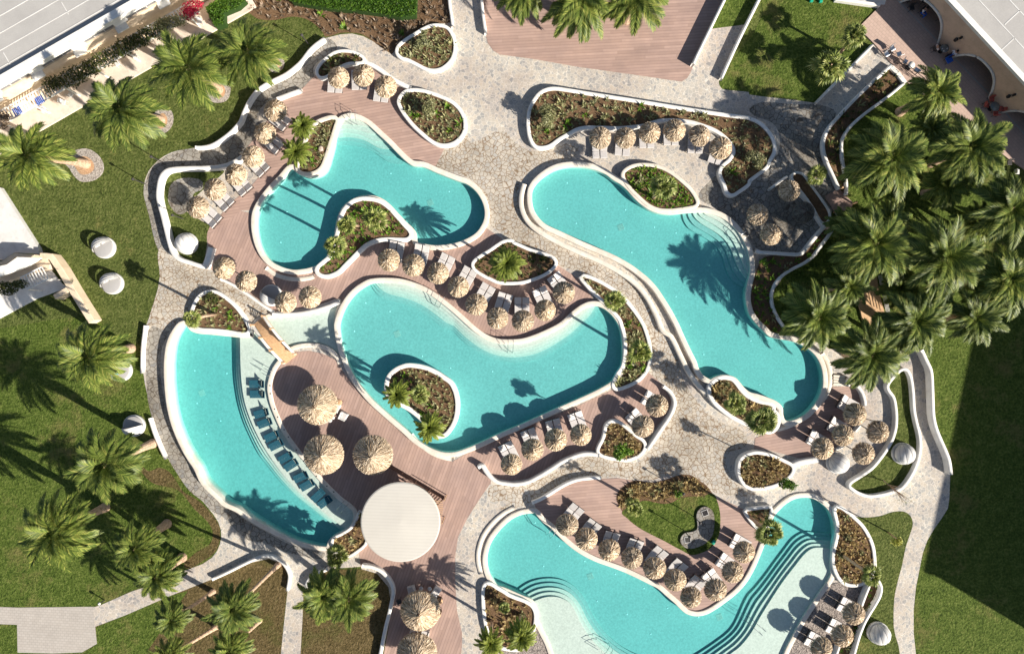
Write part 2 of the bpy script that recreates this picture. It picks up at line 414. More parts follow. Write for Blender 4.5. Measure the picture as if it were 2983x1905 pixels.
lw_ = N(t, 'ShaderNodeLayerWeight', Blend=.5); fr = math_(t, 'ADD', math_(t, 'MULTIPLY', math_(t, 'POWER', lw_.outputs['Facing'], 5.0), .5), .02); ms = N(t, 'ShaderNodeMixShader'); bp = N(t, 'ShaderNodeBump', Strength=.25, Distance=.05)
wn = N(t, 'ShaderNodeTexNoise', Scale=4.5, Detail=3); t.links.new(N(t, 'ShaderNodeNewGeometry').outputs['Position'], wn.inputs['Vector'])
t.links.new(wn.outputs['Fac'], bp.inputs['Height']); t.links.new(bp.outputs[0], gl.inputs['Normal'])
t.links.new(fr, ms.inputs[0]); t.links.new(tb.outputs[0], ms.inputs[1]); t.links.new(gl.outputs[0], ms.inputs[2]); t.links.new(ms.outputs[0], wo.inputs['Surface'])
va = N(t, 'ShaderNodeVolumeAbsorption', Density=.55); va.inputs['Color'].default_value = (.20, .95, .97, 1); t.links.new(va.outputs[0], wo.inputs['Volume'])
M['water'] = wm
# ---------------------------------------------------------------- outlines traced from the survey
A_out = loop('''12: 985,1036 1100,1085 1200,1172 1300,1265 1400,1368 1500,1448 22: 1600,62 1700,105 1800,145 1900,183 1975,210 2050,265 2103,335 2136,420 2140,500
 2117,570 2067,640 1990,690 1900,725 1800,745 1700,750 1610,737 1555,718 1540,640 1510,597 1450,540 1380,465 1310,390 1250,345 1190,320 1110,313 1030,325 960,360
 900,410 865,470 845,530 832,600 818,680 790,770 745,860 690,915 625,942 560,957 480,965 400,952 330,925 270,890 215,830 170,740 145,640 138,540 150,460 185,390
 240,310 300,240 370,170 425,105 455,85 500,122 560,150 620,160 690,145 740,110 770,60 788,5 12: 818,1290 840,1190 858,1130 875,1085 905,1052''', .25)
B_out = loop('''31: 1625,50 1680,102 1740,125 1850,135 2000,150 2100,160 2225,160! 22: 150,1440 240,1398 300,1376 400,1366 500,1352 620,1330 740,1300 862,1258! 835,1350 820,1480 32: 826,90 838,170 865,270 895,390!
 870,325 815,268 740,225 640,208 520,215 430,248 370,310 320,370 280,430 248,520 235,600 245,680 265,760 300,850 340,940 390,1030 440,1100 500,1180 560,1250 620,1330 680,1400
 42: 740,70 800,130 870,195 945,250 985,290 992,340 970,400 920,440 860,475 805,508 770,548 755,592! 700,588 600,568 500,537 400,492 300,435 200,375 100,310 0,240
 41: 2000,190 1950,141 1820,10 31: 1760,1280 1700,1190 1650,1100 1600,990 1560,880 1530,750 1512,600 1505,450 1510,320 1530,200 1570,110''', .05)
C_out = loop('''22: 1150,1087 1300,1078 1420,1090 1550,1130 1650,1180 1750,1250 1850,1330 1950,1420 32: 2050,110 2150,175 33: 0,212 100,217 200,212 300,187 440,130 560,68
 23: 640,1400 700,1345 780,1295 850,1282 920,1302 980,1347 1020,1392 1060,1460 33: 1085,150 1092,280 1085,380 1060,460 1010,530 920,590 780,660 600,740 400,830 200,920 0,1005
 32: 2100,1080 1950,1140 1865,1163 1760,1158 1640,1110 1540,1045 1450,962 1300,832 1160,705 1090,625 1040,560 990,480 940,370 900,260 875,150 864,60 22: 868,1430 882,1380 905,1320 950,1242 1010,1172 1080,1120''', .35)
D_out = loop('''23: 300,310 310,260 350,200 420,140 500,95 600,70 720,68 830,85 930,126 1000,176 1070,220 1130,272 1180,330 1250,395 1330,445 1420,475 1520,483 1640,470 1760,465
 1850,475 1950,510 2030,565 2100,640 2150,720 2185,800 2202,900 2205,1000 2190,1060 2175,1130 2168,1200 2177,1280 2202,1360 2250,1430 2320,1500 34: 170,150 260,175 330,185 410,205 480,240 545,290 592,350 625,430
 637,520 632,600 605,680 560,750 500,815 430,860 360,885 312,882 292,835 285,770 235,718 150,680 60,650 0,635 33: 2160,600 2118,550 2080,510 2020,488 1960,485 1900,502 1860,525! 1800,490 1757,425 1740,370 1700,290 1640,165 1580,30
 23: 1510,1300 1460,1220 1400,1130 1330,1050 1260,990 1180,930 1080,870 980,820 850,765 700,700 550,630 430,575 375,530 330,470 305,400''', .35)
E_out = loop('''43: 60,408 130,350 220,312 325,300! 365,350 400,385 450,420 500,470 580,550 680,630 780,690 880,735 980,770 1100,815 1220,870 1320,920 1400,960 1480,1030
 1550,1090 1610,1150 1660,1185 1740,1203 1820,1190 1900,1150 2000,1080 2100,1000 2180,910 2240,810 2290,700 2330,600 44: 145,540 165,450 195,370 230,310 270,265 320,220 390,180 470,165
 560,175 640,225 700,290 735,370 748,450 745,540 725,610 710,680 706,780 710,830 690,880 650,940 600,1010 540,1100 480,1190 420,1290 360,1400 310,1500 200,1760! 43: 600,1760! 490,1538 450,1430 400,1330
 358,1230 348,1150 325,1090 290,1050 220,1020 150,990 60,950 0,930 42: 2220,890 2185,830 2165,740 2170,660 2200,560 2260,470''', .08)
isA = loop('''22: 905,490 950,420 1010,375 1080,362 1150,365 1220,385 1290,435 1350,500 1420,580 1478,650 1460,680 1400,684 1300,680 1200,690 1100,730 1030,790 960,860 900,920 850,970 780,1002 720,1002 685,972 720,930 800,860 832,790 858,690 885,580''', .5)
isC = loop('''32: 1305,640 1300,580 1320,510 1380,455 1460,425 1540,428 1620,445 1700,480 1770,525 1830,570 1865,640 1882,720 1880,810 1860,890 1820,960 1780,1000 1735,1005 1700,980 1640,900 1570,830 1490,770 1400,720 1340,690''', .6)
# lift above the deck, rim top and water level per pool
POOLS = {
 'A': (A_out, .30, .22, .85, .50, 'turquoise pool curling round a palm island, arc steps at its tip'),
 'B': (B_out, .12, .05, .95, .45, 'crescent shaped pool with wooden footbridge over its shallow end'),
 'C': (C_out, .42, .34, .80, .48, 'pool with oval planted island and pale curved beach steps'),
 'D': (D_out, .55, .48, .85, .50, 'long S shaped pool with stepped corner shaded by palm fronds'),
 'E': (E_out, .16, .09, .85, .48, 'pool with two dark striped stair fans and pale beaches')}
def lerp(L1, L2, t): 
    n = 60
    def res(L):
        d = [0]
        for a, b in zip(L, L[1:]): d.append(d[-1] + math.hypot(b[0]-a[0], b[1]-a[1]))
        u = np.linspace(0, d[-1], n); return np.interp(u, d, [p[0] for p in L]), np.interp(u, d, [p[1] for p in L])
    (x1, y1), (x2, y2) = res(L1), res(L2)
    return list(zip(x1*(1-t)+x2*t, y1*(1-t)+y2*t))
# flights of steps: deep edge, shallow edge, then points closing the loop round the shallow side
STEPS = {
 'A': [(line('12: 828,1255 850,1268 950,1265 1050,1280 1150,1315 1230,1370 1290,1412 1380,1432 1450,1425 1500,1440'), line('12: 868,1110 900,1095 960,1095 1040,1100 1110,1110 1150,1125'), poly('12: 1210,1080 1000,960 800,1050 780,1200'), 6)],
 'B': [(line('31: 2025,120 2025,160 2030,500 2060,720 2110,900 2170,1040 2250,1200 32: 230,1310 300,1400 42: 450,165 600,285 760,415 850,475 900,500'), line('31: 2100,120 2100,165 2110,500 2140,720 2200,900 2270,1050 32: 240,1180 330,1310 420,1420 42: 560,165 700,275 850,392 930,450'), poly('42: 1050,350 32: 700,1400 400,900 500,500 600,350 950,350 22: 900,1400 890,1200 200,1300 0,1480'), 4),
        (line('32: 385,225 420,210 500,180 560,168 640,165 730,180 820,222 880,262'), line('32: 410,250 470,225 560,206 640,203 720,214 790,245 860,305'), poly('32: 880,400 600,330 380,330'), 3)],
 'C': [(line('22: 1120,1080 1145,1105 1180,1160 1240,1215 1330,1240 1440,1270 1560,1320 1680,1400 1800,1490 32: 1850,90 1960,200 2100,300 2250,360 33: 150,382 300,365 420,325 560,240 680,150 800,30 23: 870,1360 905,1270'), line('22: 1250,1060 1262,1080 1300,1105 1420,1125 1550,1165 1650,1215 1750,1285 1850,1365 1950,1455 32: 2050,140 2150,215 33: 0,255 100,262 200,255 300,232 440,172 560,108 650,35 23: 720,1370 790,1310'), poly('23: 800,1200 600,1350 33: 300,100 0,150 32: 2000,0 22: 1700,1100 1400,1000 1200,1000'), 6)],
 'D': [(line('23: 1625,440 1625,480 1640,540 1680,600 1740,640 1830,690 1900,740 1950,800 1985,880 2005,960 2040,1030 2090,1080 2170,1122 2210,1130'), line('23: 1800,440 1800,475 1830,500 1900,530 1980,580 2060,650 2120,740 2160,830 2180,900 2195,970 2230,990'), poly('23: 2300,900 2250,700 2100,550 1900,430'), 5)],
 'E': [(line('43: 150,1020 210,970 300,920 400,897 500,895 590,915 670,960 740,1030 790,1110 840,1210 910,1320 1000,1420 1100,1500 1180,1545 1300,1600'), line('43: 290,1090 320,1075 400,1045 480,1035 560,1050 630,1090 680,1160 720,1250 780,1350 860,1450 940,1530 1010,1600'), poly('43: 1050,1800 500,1850 300,1500 250,1200'), 5),
        (line('44: 770,495 715,493 600,490 530,482 470,500 400,550 330,640 240,760 160,870 70,980 0,1060 43: 2100,1290 2040,1370 1930,1455 1820,1530 1740,1580'), line('44: 770,617 715,613 600,605 540,620 480,670 400,770 300,900 200,1050 100,1210 20,1350 43: 2130,1470 2040,1540 1950,1620'), poly('43: 1800,1850 44: 300,1800 600,1500 900,900 850,700'), 5)]}
pools = [v[0] for v in POOLS.values()]
pool_obj = {}
for key, (L, zr, zw, dep, rw, lab) in POOLS.items():
    c = (sum(p[0] for p in L)/len(L), sum(p[1] for p in L)/len(L))
    T = thing('swimming_pool', lab, 'pool', (c[0], c[1], 0)); pool_obj[key] = T
    isl = [offset(isA, .28)] if key == 'A' else [offset(isC, .3)] if key == 'C' else []
    big = offset(L, .04)
    region('pool_floor', [big], isl, zw-dep, M['floor'], 0, T)
    Lo = offset(L, rw)
    dz = None
    if key == 'B':                    # the crescent's outer wall stands well above the lower walk
        n_ = len(L); i0 = min(range(n_), key=lambda i: (L[i][0]-at('42: 300,435')[0])**2+(L[i][1]-at('42: 300,435')[1])**2)
        dz = [.62 if i > i0 else 0 for i in range(n_)]
        for _ in range(3): dz = [sum(dz[(i+k) % n_] for k in range(-5, 6))/11 for i in range(n_)]
    ring('pool_rim', L, Lo, zr, zw-dep-.1, -.15, M['rim'], T, dz=dz)
    for (d, s, cl, n) in STEPS[key]:
        for i in range(n):
            tt = i/(n-1) if n > 1 else 0; Li = lerp(d, s, tt) + cl
            zz = zw - dep + (dep-.16)*(i+1)/n
            tint = M['floor'] if (i+1)/n < .5 else M['beach']
            region('step', [big, Li], isl, zz, tint if key != 'B' or i < n-1 else M['beach'], (dep-.16)/n+.01, T)
    wt = region('water', [offset(L, .06)], [], zw, M['water'], dep+.12)
    me = wt.data                      # close the water body from below
    ev = {}
    for p in me.polygons:
        for a, b in p.edge_keys: ev[(a, b)] = ev.get((a, b), 0) + 1
    nv = len(me.vertices); zb = zw-dep-.12
    bt = region('water', [offset(L, .06)], [], zb, M['water']); bt.data.flip_normals()
    V1 = [tuple(v.co) for v in me.vertices]; F1 = [tuple(p.vertices) for p in me.polygons]
    o = len(V1); V1 += [tuple(v.co) for v in bt.data.vertices]; F1 += [tuple(i+o for i in p.vertices) for p in bt.data.polygons]
    m2 = bpy.data.meshes.new('water'); m2.from_pydata(V1, [], F1); m2.materials.append(M['water'])
    import bmesh
    bm = bmesh.new(); bm.from_mesh(m2); bmesh.ops.remove_doubles(bm, verts=bm.verts, dist=1e-4); bmesh.ops.recalc_face_normals(bm, faces=bm.faces); bm.to_mesh(m2); bm.free()
    wt.data = m2; struct(wt); bpy.data.objects.remove(bt)
# small white lamps and drain grates set into the pool floors
dot = MB().lathe([(.07, 0), (.06, .03)], 10).mesh('floor_light', mat('white_ceramic', (.85, .86, .85), .4))
grm = MB()
for i in range(6): grm.box((-.25+.1*i, 0, .015), (.05, .6, .02))
grm = grm.mesh('drain_grate', M['beach'])
for key, s in (('A', '22: 530,210 820,275 1310,110 1575,170 1825,270 390,450 335,720'), ('C', '22: 1090,1255 1305,1330 32: 990,105 1590,325 1840,430 2210,460 33: 490,425 250,480'),
 ('D', '23: 610,200 895,270 435,425 690,555 1125,435 1380,590 1570,640 1180,810 945,675 1400,965 1570,1200 1805,1200 1625,850 1700,1450 2055,1360 33: 1815,310 2230,190 2310,575'),
 ('B', '31: 1705,180 1670,455 1955,480 1690,745 1775,1015 1900,900'), ('E', '43: 330,405 545,610 405,790 770,745 1040,860 1295,985 1145,1215 880,1100 1355,1390 1505,1160 1780,1240 2085,845')):
    T = pool_obj[key]; zf = POOLS[key][2]-POOLS[key][3]
    for x, y, _ in trace(s): link('floor_light', dot, T, (x-T.location.x, y-T.location.y, zf))
sq = MB().box((0, 0, .006), (.10, .12, .012)).mesh('rim_light', M['black'])
T = pool_obj['B']
for x, y, _ in trace('32: 265,580 268,650 305,785 332,855 388,965 425,1030 495,1143 560,1240 610,1310 670,1372 42: 762,62 822,113'): link('rim_light', sq, T, (x-T.location.x, y-T.location.y, .12), .6)
for key, s in (('A', '22: 1660,370'), ('D', '23: 1085,590'), ('C', '32: 1370,130'), ('B', '31: 1735,655'), ('E', '43: 820,880'), ('E', '43: 1965,1240')):
    T = pool_obj[key]; x, y = at(s); link('drain_grate', grm, T, (x-T.location.x, y-T.location.y, POOLS[key][2]-POOLS[key][3]), .4)
# ---------------------------------------------------------------- ground, paving, lawns, decks
big = [(-400, -300), (400, -300), (400, 300), (-400, 300)]
g = struct(region('ground', [big], pools, 0, M['lawn']))
pave_main = poly('''12: 1835,-80 1870,200 1700,215 1360,440 1330,480 1250,430 1170,370 1080,322 980,298 880,305 800,325 740,340 600,450 490,580 230,735 80,880 0,1060
 11: 2140,1000 2020,1160 1850,1275 1700,1300 1560,1322 1500,1340 1440,1370 1390,1405 1340,1455 1305,1500 21: 1275,170 1262,240 1262,300 1275,370 1290,430 1330,570 1360,700 1390,800 1402,900 1402,1020 1385,1130 1350,1250 1310,1380
 31: 1280,60 1262,220 1255,450 1270,560 1290,650 1310,750 1330,850 1400,1050 1480,1230 1560,1360 1660,1500 41: 1780,200 1870,310 1915,380 1938,450 1940,510 1930,570 1905,630 1860,690 1780,745 1620,805 1500,865 1400,910 1160,985 880,1108 820,1125 835,1295 1100,1195 1500,1022 1860,880 2150,745
 42: 250,700 400,760 430,850 415,980 380,1300 340,1700 520,1700 545,1250 555,1000 590,910 660,840 760,790 1060,770 1060,1000 1900,1700
 43: 100,2000 44: 1480,2000 1460,1538 1440,1350 1440,1150 1460,950 1490,800 1520,650 1560,540 1620,440 1690,340 1740,260 1752,180 34: 1757,1470 1760,1360 1720,1150 1640,960 1615,850 1605,560 1560,370 1520,270 1420,250 870,260 700,260 320,0
 24: 100,1500 90,1300 200,1150 500,850 700,560 720,470 800,270 700,0 14: 660,1380 650,1280 710,1110 880,920 1000,800 1250,570 1090,390 580,905 400,880 0,832 13: 2200,810 1975,785 1945,750 1942,700 1965,680 2310,-80''')
pave = struct(region('paving', [pave_main], pools, .012, M['pave_light']))
zones_dark = ['''12: 1790,1310 1900,1290 1980,1180 2020,1250 2150,1200 2300,1150 2408,1250 13: 150,1250 300,1330 500,1290 700,1270 650,1400 400,1440 250,1538 23: 200,220 180,400 260,560 500,700 800,850 1100,1000 1300,1200 1450,1538 33: 1560,300 1640,560 1800,780 1950,900 2150,980
 2180,1100 2000,1200 2100,1450 2250,1538 43: 1900,120 1800,40 1500,-30 1350,10 1180,0 1050,-20 800,0 600,30 450,130 320,200 0,280 42: 2350,200 2200,200 2180,80 33: 0,1450 250,1440 500,1340 700,1230 900,1200 1200,1260 1330,1150 1500,900 1560,720 1450,560 1330,480 1350,250 1270,0 23: 1150,1230 980,1110 760,1010 640,960 530,920 500,850 250,760 50,690 22: 2300,650 2200,580 2180,480 2130,300 2000,160 1800,100 1690,30''',
 '''21: 1395,780 1480,840 1560,890 1780,960 1900,1000 2050,1120 2250,1260 2380,1350 2300,1420 2200,1450 2100,1330 1980,1200 1850,1150 1740,1180 1650,1330 1500,1500 31: 1290,60 1262,220 21: 1310,1380 1350,1250 1385,1130 1402,1020''']
for s in zones_dark: struct(region('paving', [loop(s)], pools, .018, M['pave_dark']))
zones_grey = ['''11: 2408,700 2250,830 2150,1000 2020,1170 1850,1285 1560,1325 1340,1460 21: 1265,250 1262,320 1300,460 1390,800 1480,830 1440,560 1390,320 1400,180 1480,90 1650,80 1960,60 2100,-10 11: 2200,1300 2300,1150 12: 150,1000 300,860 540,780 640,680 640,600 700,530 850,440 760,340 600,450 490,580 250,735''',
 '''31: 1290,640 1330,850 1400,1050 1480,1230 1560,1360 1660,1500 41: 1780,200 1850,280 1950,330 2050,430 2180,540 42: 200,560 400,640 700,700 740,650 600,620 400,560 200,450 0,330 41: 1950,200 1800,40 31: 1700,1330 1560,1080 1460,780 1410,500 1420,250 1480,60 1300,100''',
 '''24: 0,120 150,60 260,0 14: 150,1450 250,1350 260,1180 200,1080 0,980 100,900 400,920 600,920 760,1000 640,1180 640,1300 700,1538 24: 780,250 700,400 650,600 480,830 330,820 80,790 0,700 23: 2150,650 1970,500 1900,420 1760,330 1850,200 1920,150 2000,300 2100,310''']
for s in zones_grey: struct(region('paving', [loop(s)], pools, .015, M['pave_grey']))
DECKS = [
 ('deck', '''12: 540,785 645,675 780,600 1100,560 1300,690 1500,760 1385,900 1420,1020 1560,1180 1790,1305 1715,1455 22: 1400,100 1200,250 700,400 0,450 21: 1815,680 1820,640 1840,590 1900,540 2000,400 2200,240 2290,130 12: 30,1330 200,1130 320,880''', 10, .030),
 ('deck', '''21: 1815,680 22: 0,450 600,600 1400,600 1600,745 2155,600 2290,690 2350,800 23: 450,930 530,930 640,1000 720,1060 850,1240 900,1420 33: 600,260 100,400 22: 1900,1620 1300,1400 1100,1300 868,1245 700,1308 500,1346 320,1348 150,1250 40,1170 21: 2050,1100 1950,1050 1850,960 1830,830''', 68, .0315),
 ('deck', '''32: 380,360 480,288 600,275 720,300 830,350 960,540 1100,680 1300,850 1500,1060 1700,1200 1870,1240 1960,1190 33: 0,1040 700,760 1000,620 1200,550 1320,465 1450,575 1530,700 1480,830 1300,1050 1180,930 1050,900 930,1000 860,1140 600,1230 300,1390 60,1420 32: 2200,1380 2195,1450 42: 2190,45 2090,190 1990,350 1910,510 1885,680 1885,900 1900,1150 1945,1350 1945,1450 1920,1700 1230,1700 1300,1300 1340,1050 1340,960 1250,830 1150,780 1060,770 1040,650 1050,300 800,140 680,30 32: 500,1180 350,950 250,700 270,520''', 70, .033),
 ('deck', '''43: 320,215 450,150 520,100 33: 590,1450 700,1408 905,1398 1050,1390 1180,1410 43: 1300,300 1900,150 2100,240 2160,270 2180,340 2290,480 2340,560 2290,700 2180,900 1900,1130 1740,1190 1600,1130 1400,950 1000,760 700,630 500,460 360,340''', 5, .0345),
 ('deck', '''34: 728,590 870,590 900,560 990,640 1010,740 900,960 780,1140 600,1225 450,1220 300,1180 150,1140 40,1130 50,1040 230,970 400,940 560,830 690,690''', 10, .036),
 ('deck', '''12: 2120,-80 2150,290 2170,380 2220,450 2290,490 13: 0,480 300,520 700,590 1200,660 1610,720 1660,690 1690,640 1720,560 2020,-80''', 3, .0375)]
for nm, s, deg, z in DECKS: struct(region(nm, [poly(s)], pools, z, deckm(-deg)))
oval = loop('43: 1040,170 1060,110 1110,60 1200,15 33: 1350,1430 1500,1395 1600,1362 1700,1368 1780,1420 43: 1830,60 1880,125 1925,200 1948,300 1950,400 1932,510 1870,600 1780,650 1690,665 1620,630 1560,600 1470,550 1350,490 1240,430 1140,350 1065,240')
struct(region('flower_bed', [oval], [], .046, M['soil']))
ovlawn = loop('43: 1090,290 1250,200 1300,190 1370,205 1450,218 1520,210 1600,170 1700,155 1800,150 1885,130 1925,200 1948,300 1950,400 1932,510 1870,600 1780,650 1690,665 1620,630 1560,600 1470,550 1350,490 1240,430 1140,350')
struct(region('lawn', [ovlawn], [], .052, M['lush']))
kid = loop('43: 1738,320 1760,265 1810,240 1865,262 1890,310 1893,400 1880,480 1840,540 1780,580 1700,605 1640,597 1600,555 1605,505 1640,470 1700,460 1740,440 1747,400')
struct(region('stepping_path', [kid], [], .22, M['pave_grey'], .2))
soil_top = loop('11: 1800,60! 1700,-60! 12: 1830,-60! 1838,210 1700,205 1360,430 1345,490 1240,425 1080,310 980,290 880,292 750,325 720,280 640,205 560,165 450,150 300,180 160,170 60,110 11: 2100,120 1960,180 1880,230')
struct(region('flower_bed', [soil_top], [], .008, M['soil']))
lawns = [('lush', '14: -600,160 0,210! 100,-80! 700,-80! 760,0 1150,50 950,250 1090,390! 580,905! 400,880 0,832 13: 2200,810 1975,785 1945,750 1942,700 1965,680 2300,-40'),
 ('lawn', '44: 870,320 950,335 1050,338 1150,325 1250,292 1340,285 1390,305 1420,340 1432,400 1410,480 1370,600 1340,750 1300,900 1270,1050 1265,1300 1290,1600 900,1600 930,1500 960,1400 1010,1270 1110,1100 1150,1000 1110,850 1100,600 1030,450'),
 ('lawn', '21: 1960,70 1800,85 1650,85 1520,90 1450,110 1415,160 1400,240 1395,310 1405,380 1430,480 1460,600 1490,720 1520,810 1570,860 1660,890 1760,930 1815,760 1815,700 1825,640 1850,590 1740,520 1660,420 1800,250 1960,120')]
for m_, s in lawns: struct(region('lawn', [loop(s)], pools, .022, M[m_]))
struct(region('paving', [loop('21: 1480,290 1490,240 1530,190 1600,165 1700,165 1770,190 1775,260 1700,300 1680,400 1620,470 1560,480 1500,420 1475,360')], [], .03, M['pave_grey']))
# lawns of other grass
struct(region('lawn', [poly('41: -400,-300 -400,1110 160,1128 820,1120 880,1100 1160,975 1500,860 1780,740 1900,640 1930,560 1940,480 1900,360 1780,200 1600,30 31: 1480,1230 1330,850 1290,650 1255,450 1240,300 800,-30 500,0 0,80 -400,200')], [], .006, M['lush']))
struct(region('lawn', [poly('41: 2408,690 42: 330,700 400,780 420,900 410,980 375,1300 340,1800 41: -400,2000 500,1545 720,1540 850,1445 835,1295 1100,1195 1500,1022 1860,880 2150,745')], [], .006, M['worn']))
struct(region('lawn', [poly('41: 840,1300 1100,1195 1500,1022 1650,980 1500,1200 1300,1500 1300,1900 500,1900 600,1545 720,1540 850,1445')], [], .010, M['lush']))
struct(region('lawn', [poly('41: -300,1275 150,1278 155,1520 460,1530 460,1800 -300,1800')], [], .010, M['lush']))
struct(region('lawn', [poly('42: 555,1000 590,910 660,845 760,800 1060,790 1200,830 1300,950 1320,1080 1230,1700 520,1700 545,1250')], [], .016, M['worn']))
struct(region('lawn', [poly('34: 1500,-300 1530,300 1600,450 1610,700 1640,960 1720,1150 1770,1360 1757,1470 44: 1752,180 1690,340 1560,540 1490,800 1440,1150 1440,1350 1480,2200 3200,2200 34: 3200,-600')], [], .007, M['lush']))
struct(region('lawn', [poly('24: 850,320 860,0 14: 820,1300 900,1120 1360,740 1500,800 2300,1700 24: 2700,600 2700,1600 34: 1520,280 870,270 700,250 330,90 24: 250,1400 190,1200 300,1020 600,820 780,530')], pools, .018, M['lush']))
bare = loop('31: 1200,1250 1300,1330 1400,1300 1500,1350 1600,1500 41: 1750,200 1880,340 1930,450 1900,620 1780,720 1620,780 1700,660 1850,560 1850,420 1700,260 1560,100 31: 1330,1430')
struct(region('lawn', [bare], [], .0085, M['worn']))
struct(region('forecourt', [poly('41: -300,1110 160,1128 820,1120 835,1295 850,1445 720,1520 460,1530 155,1522 150,1278 -300,1262')], [], .02, M['block'], .04))
struct(region('terrace', [poly('14: 1150,50 1180,-200 1500,-400 3200,1500 24: 3200,600 2450,120 2270,0 14: 1370,720 1250,570 1090,390 950,250')], [], .12, M['tile'], .2))
struct(region('terrace', [poly('14: 760,-120 1230,-120 1180,50 1150,48 760,0')], [], .13, M['white'], .2))
# white painted joint on the terrace floor
struct(region('floor_joint', [poly('14: 1275,-5 1285,-5 2130,860 2408,1180 2400,1185 2122,868')], [], .126, M['roof']))
# gravel beside pool E
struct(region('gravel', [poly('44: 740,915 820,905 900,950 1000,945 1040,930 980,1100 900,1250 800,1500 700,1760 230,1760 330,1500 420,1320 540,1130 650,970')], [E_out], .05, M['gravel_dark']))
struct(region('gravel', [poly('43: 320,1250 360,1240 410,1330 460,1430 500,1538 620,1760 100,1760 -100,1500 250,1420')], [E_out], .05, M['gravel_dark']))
# ---------------------------------------------------------------- planters and walls
PLANT = {}                                        # bed key -> (soil loop, soil height)
def planter(key, s, wd, z, lab, exc=(), mt='white', grass=None, n=4, zb=-.1, sz=None):
    L = loop(s, z, n) if isinstance(s, str) else s
    c = (sum(p[0] for p in L)/len(L), sum(p[1] for p in L)/len(L))
    T = thing('planter', lab, 'planter', (c[0], c[1], 0))
    zs = z-.13 if sz is None else sz
    ring('planter_wall', L, offset(L, wd), z, zs-.05, zb, M[mt], T)
    o = region('lawn' if grass else 'soil', [offset(L, .02)], [], zs, M[grass or 'soil'], 0, T)
    PLANT[key] = (L, zs); return T
planter('tear1', '12: 1385,455 1400,410 1460,360 1540,310 1610,268 1680,240 1760,238 1810,260 1845,310 1865,370 1865,440 1845,505 1805,555 1750,592 1690,602 1630,590 1560,555 1480,515 1410,490', .33, .50, 'white rimmed teardrop planter with olive bush, below the clipped hedge')
planter('tear2', '12: 1403,890 1420,850 1460,815 1520,805 1600,812 1680,835 1770,870 1850,910 1910,970 1945,1035 1955,1100 1940,1165 1895,1220 1840,1250 1770,1258 1700,1235 1610,1165 1520,1080 1450,990 1415,930', .36, .55, 'white rimmed teardrop planter with pale leaning bush beside the upper deck')
planter('kid', '12: 682,640 690,600 720,560 770,515 830,475 900,460 970,466 1030,490 1070,525 1030,540 950,545 870,575 800,625 750,660 705,668', .30, .6, 'narrow kidney shaped white planter behind the first thatched umbrella')
planter('bedA', '12: 828,1050 818,1100 800,1160 765,1270 730,1380 695,1460 22: 640,100 580,108 530,95 515,60 12: 530,1400 560,1300 610,1190 655,1110 720,1070', .42, .44, 'triangular white planter with two small palms wedged into pool edge', mt='rim', zb=-.6)
planter('isA', isA, .42, .50, 'white island planter with three fan palms curling into the pool', mt='white', zb=-.75)
planter('isC', isC, .44, .62, 'oval white island planter with two feathery palms inside the pool', mt='white', zb=-.7)
planter('palm8', '22: 2052,915 2100,868 2200,806 2270,757 2320,730 2375,725 23: 130,740 180,762 280,805 400,842 470,868 498,905 470,950 400,1000 300,1040 200,1065 80,1070 0,1060 22: 2200,1035 2120,995 2065,955', .32, .75, 'pointed oval white planter holding one large feathery palm')
planter('tri9', '23: 740,1030! 800,1045 900,1090 1000,1150 1080,1210 1150,1290 1210,1370 1260,1450 33: 1280,100 1308,190 1322,270 1322,350 1298,430 1250,500 1180,550 1100,585 1045,597 1028,580 1060,500 1110,420 1130,330 1135,250 1130,150 1105,60 1085,0 23: 1040,1340 960,1260 880,1180 810,1110', .36, .50, 'long curved white planter squeezed between centre pool and flagstone walk', zb=-.3)
planter('leaf10', '23: 1112,130 1150,90 1220,65 1320,62 1420,80 1510,125 1600,195 1680,270 1730,350 1735,388 1690,405 1600,420 1500,430 1400,420 1320,380 1250,320 1180,250 1130,180', .36, .60, 'leaf shaped planter with spiky palm set into S shaped pool edge', mt='rim', zb=-.5)
planter('long11', '13: 283,1060 298,960 335,885 390,822 465,795 550,798 800,838 1200,900 1600,965 2000,1025 2200,1050 14: 0,1055 70,1085 130,1135 180,1200 205,1270 203,1335 165,1405 24: 145,55 65,120 -10,180 23: 2190,208 2110,268 2055,298 2022,275 2000,210 1972,150 1965,105 1990,62 2040,20 13: 2062,1390 2085,1345 2075,1280 2000,1190 1910,1128 1800,1085 1700,1055 1600,1042 1480,1038 1380,1052 1280,1085 1180,1098 1050,1108 900,1103 780,1103 690,1120 610,1163 530,1208 450,1265 385,1280 335,1268 302,1210 287,1140', .36, .62, 'long white walled flower bed behind six thatched umbrellas')
planter('pean15', '33: 1872,625 1890,575 1940,537 2000,527 2050,542 2085,580 2130,640 2200,700 2300,740 2400,765 34: 195,800 232,850 238,910 212,955 165,972 33: 2330,948 2260,935 2180,900 2080,850 1980,780 1905,705', .40, .58, 'peanut shaped white planter with two fan palms below S shaped pool', zb=-.5)
planter('bell16', '33: 952,1000 962,945 1000,912 1060,918 1130,970 1200,1030 1260,1070 1280,1110 1258,1160 1200,1200 1120,1222 1020,1210 940,1190 893,1162 905,1115 932,1065', .33, .70, 'bell shaped white planter with bright green bush beside curved deck wall')
planter('round17', '33: 2130,1300 2140,1250 2175,1212 2240,1188 34: 80,1185 200,1210 300,1255 365,1292 372,1330 333,1380 262,1428 155,1462 50,1472 33: 2240,1475 2180,1445 2145,1395 2130,1345', .33, .8, 'egg shaped white planter with stubbly soil near the lower right deck')
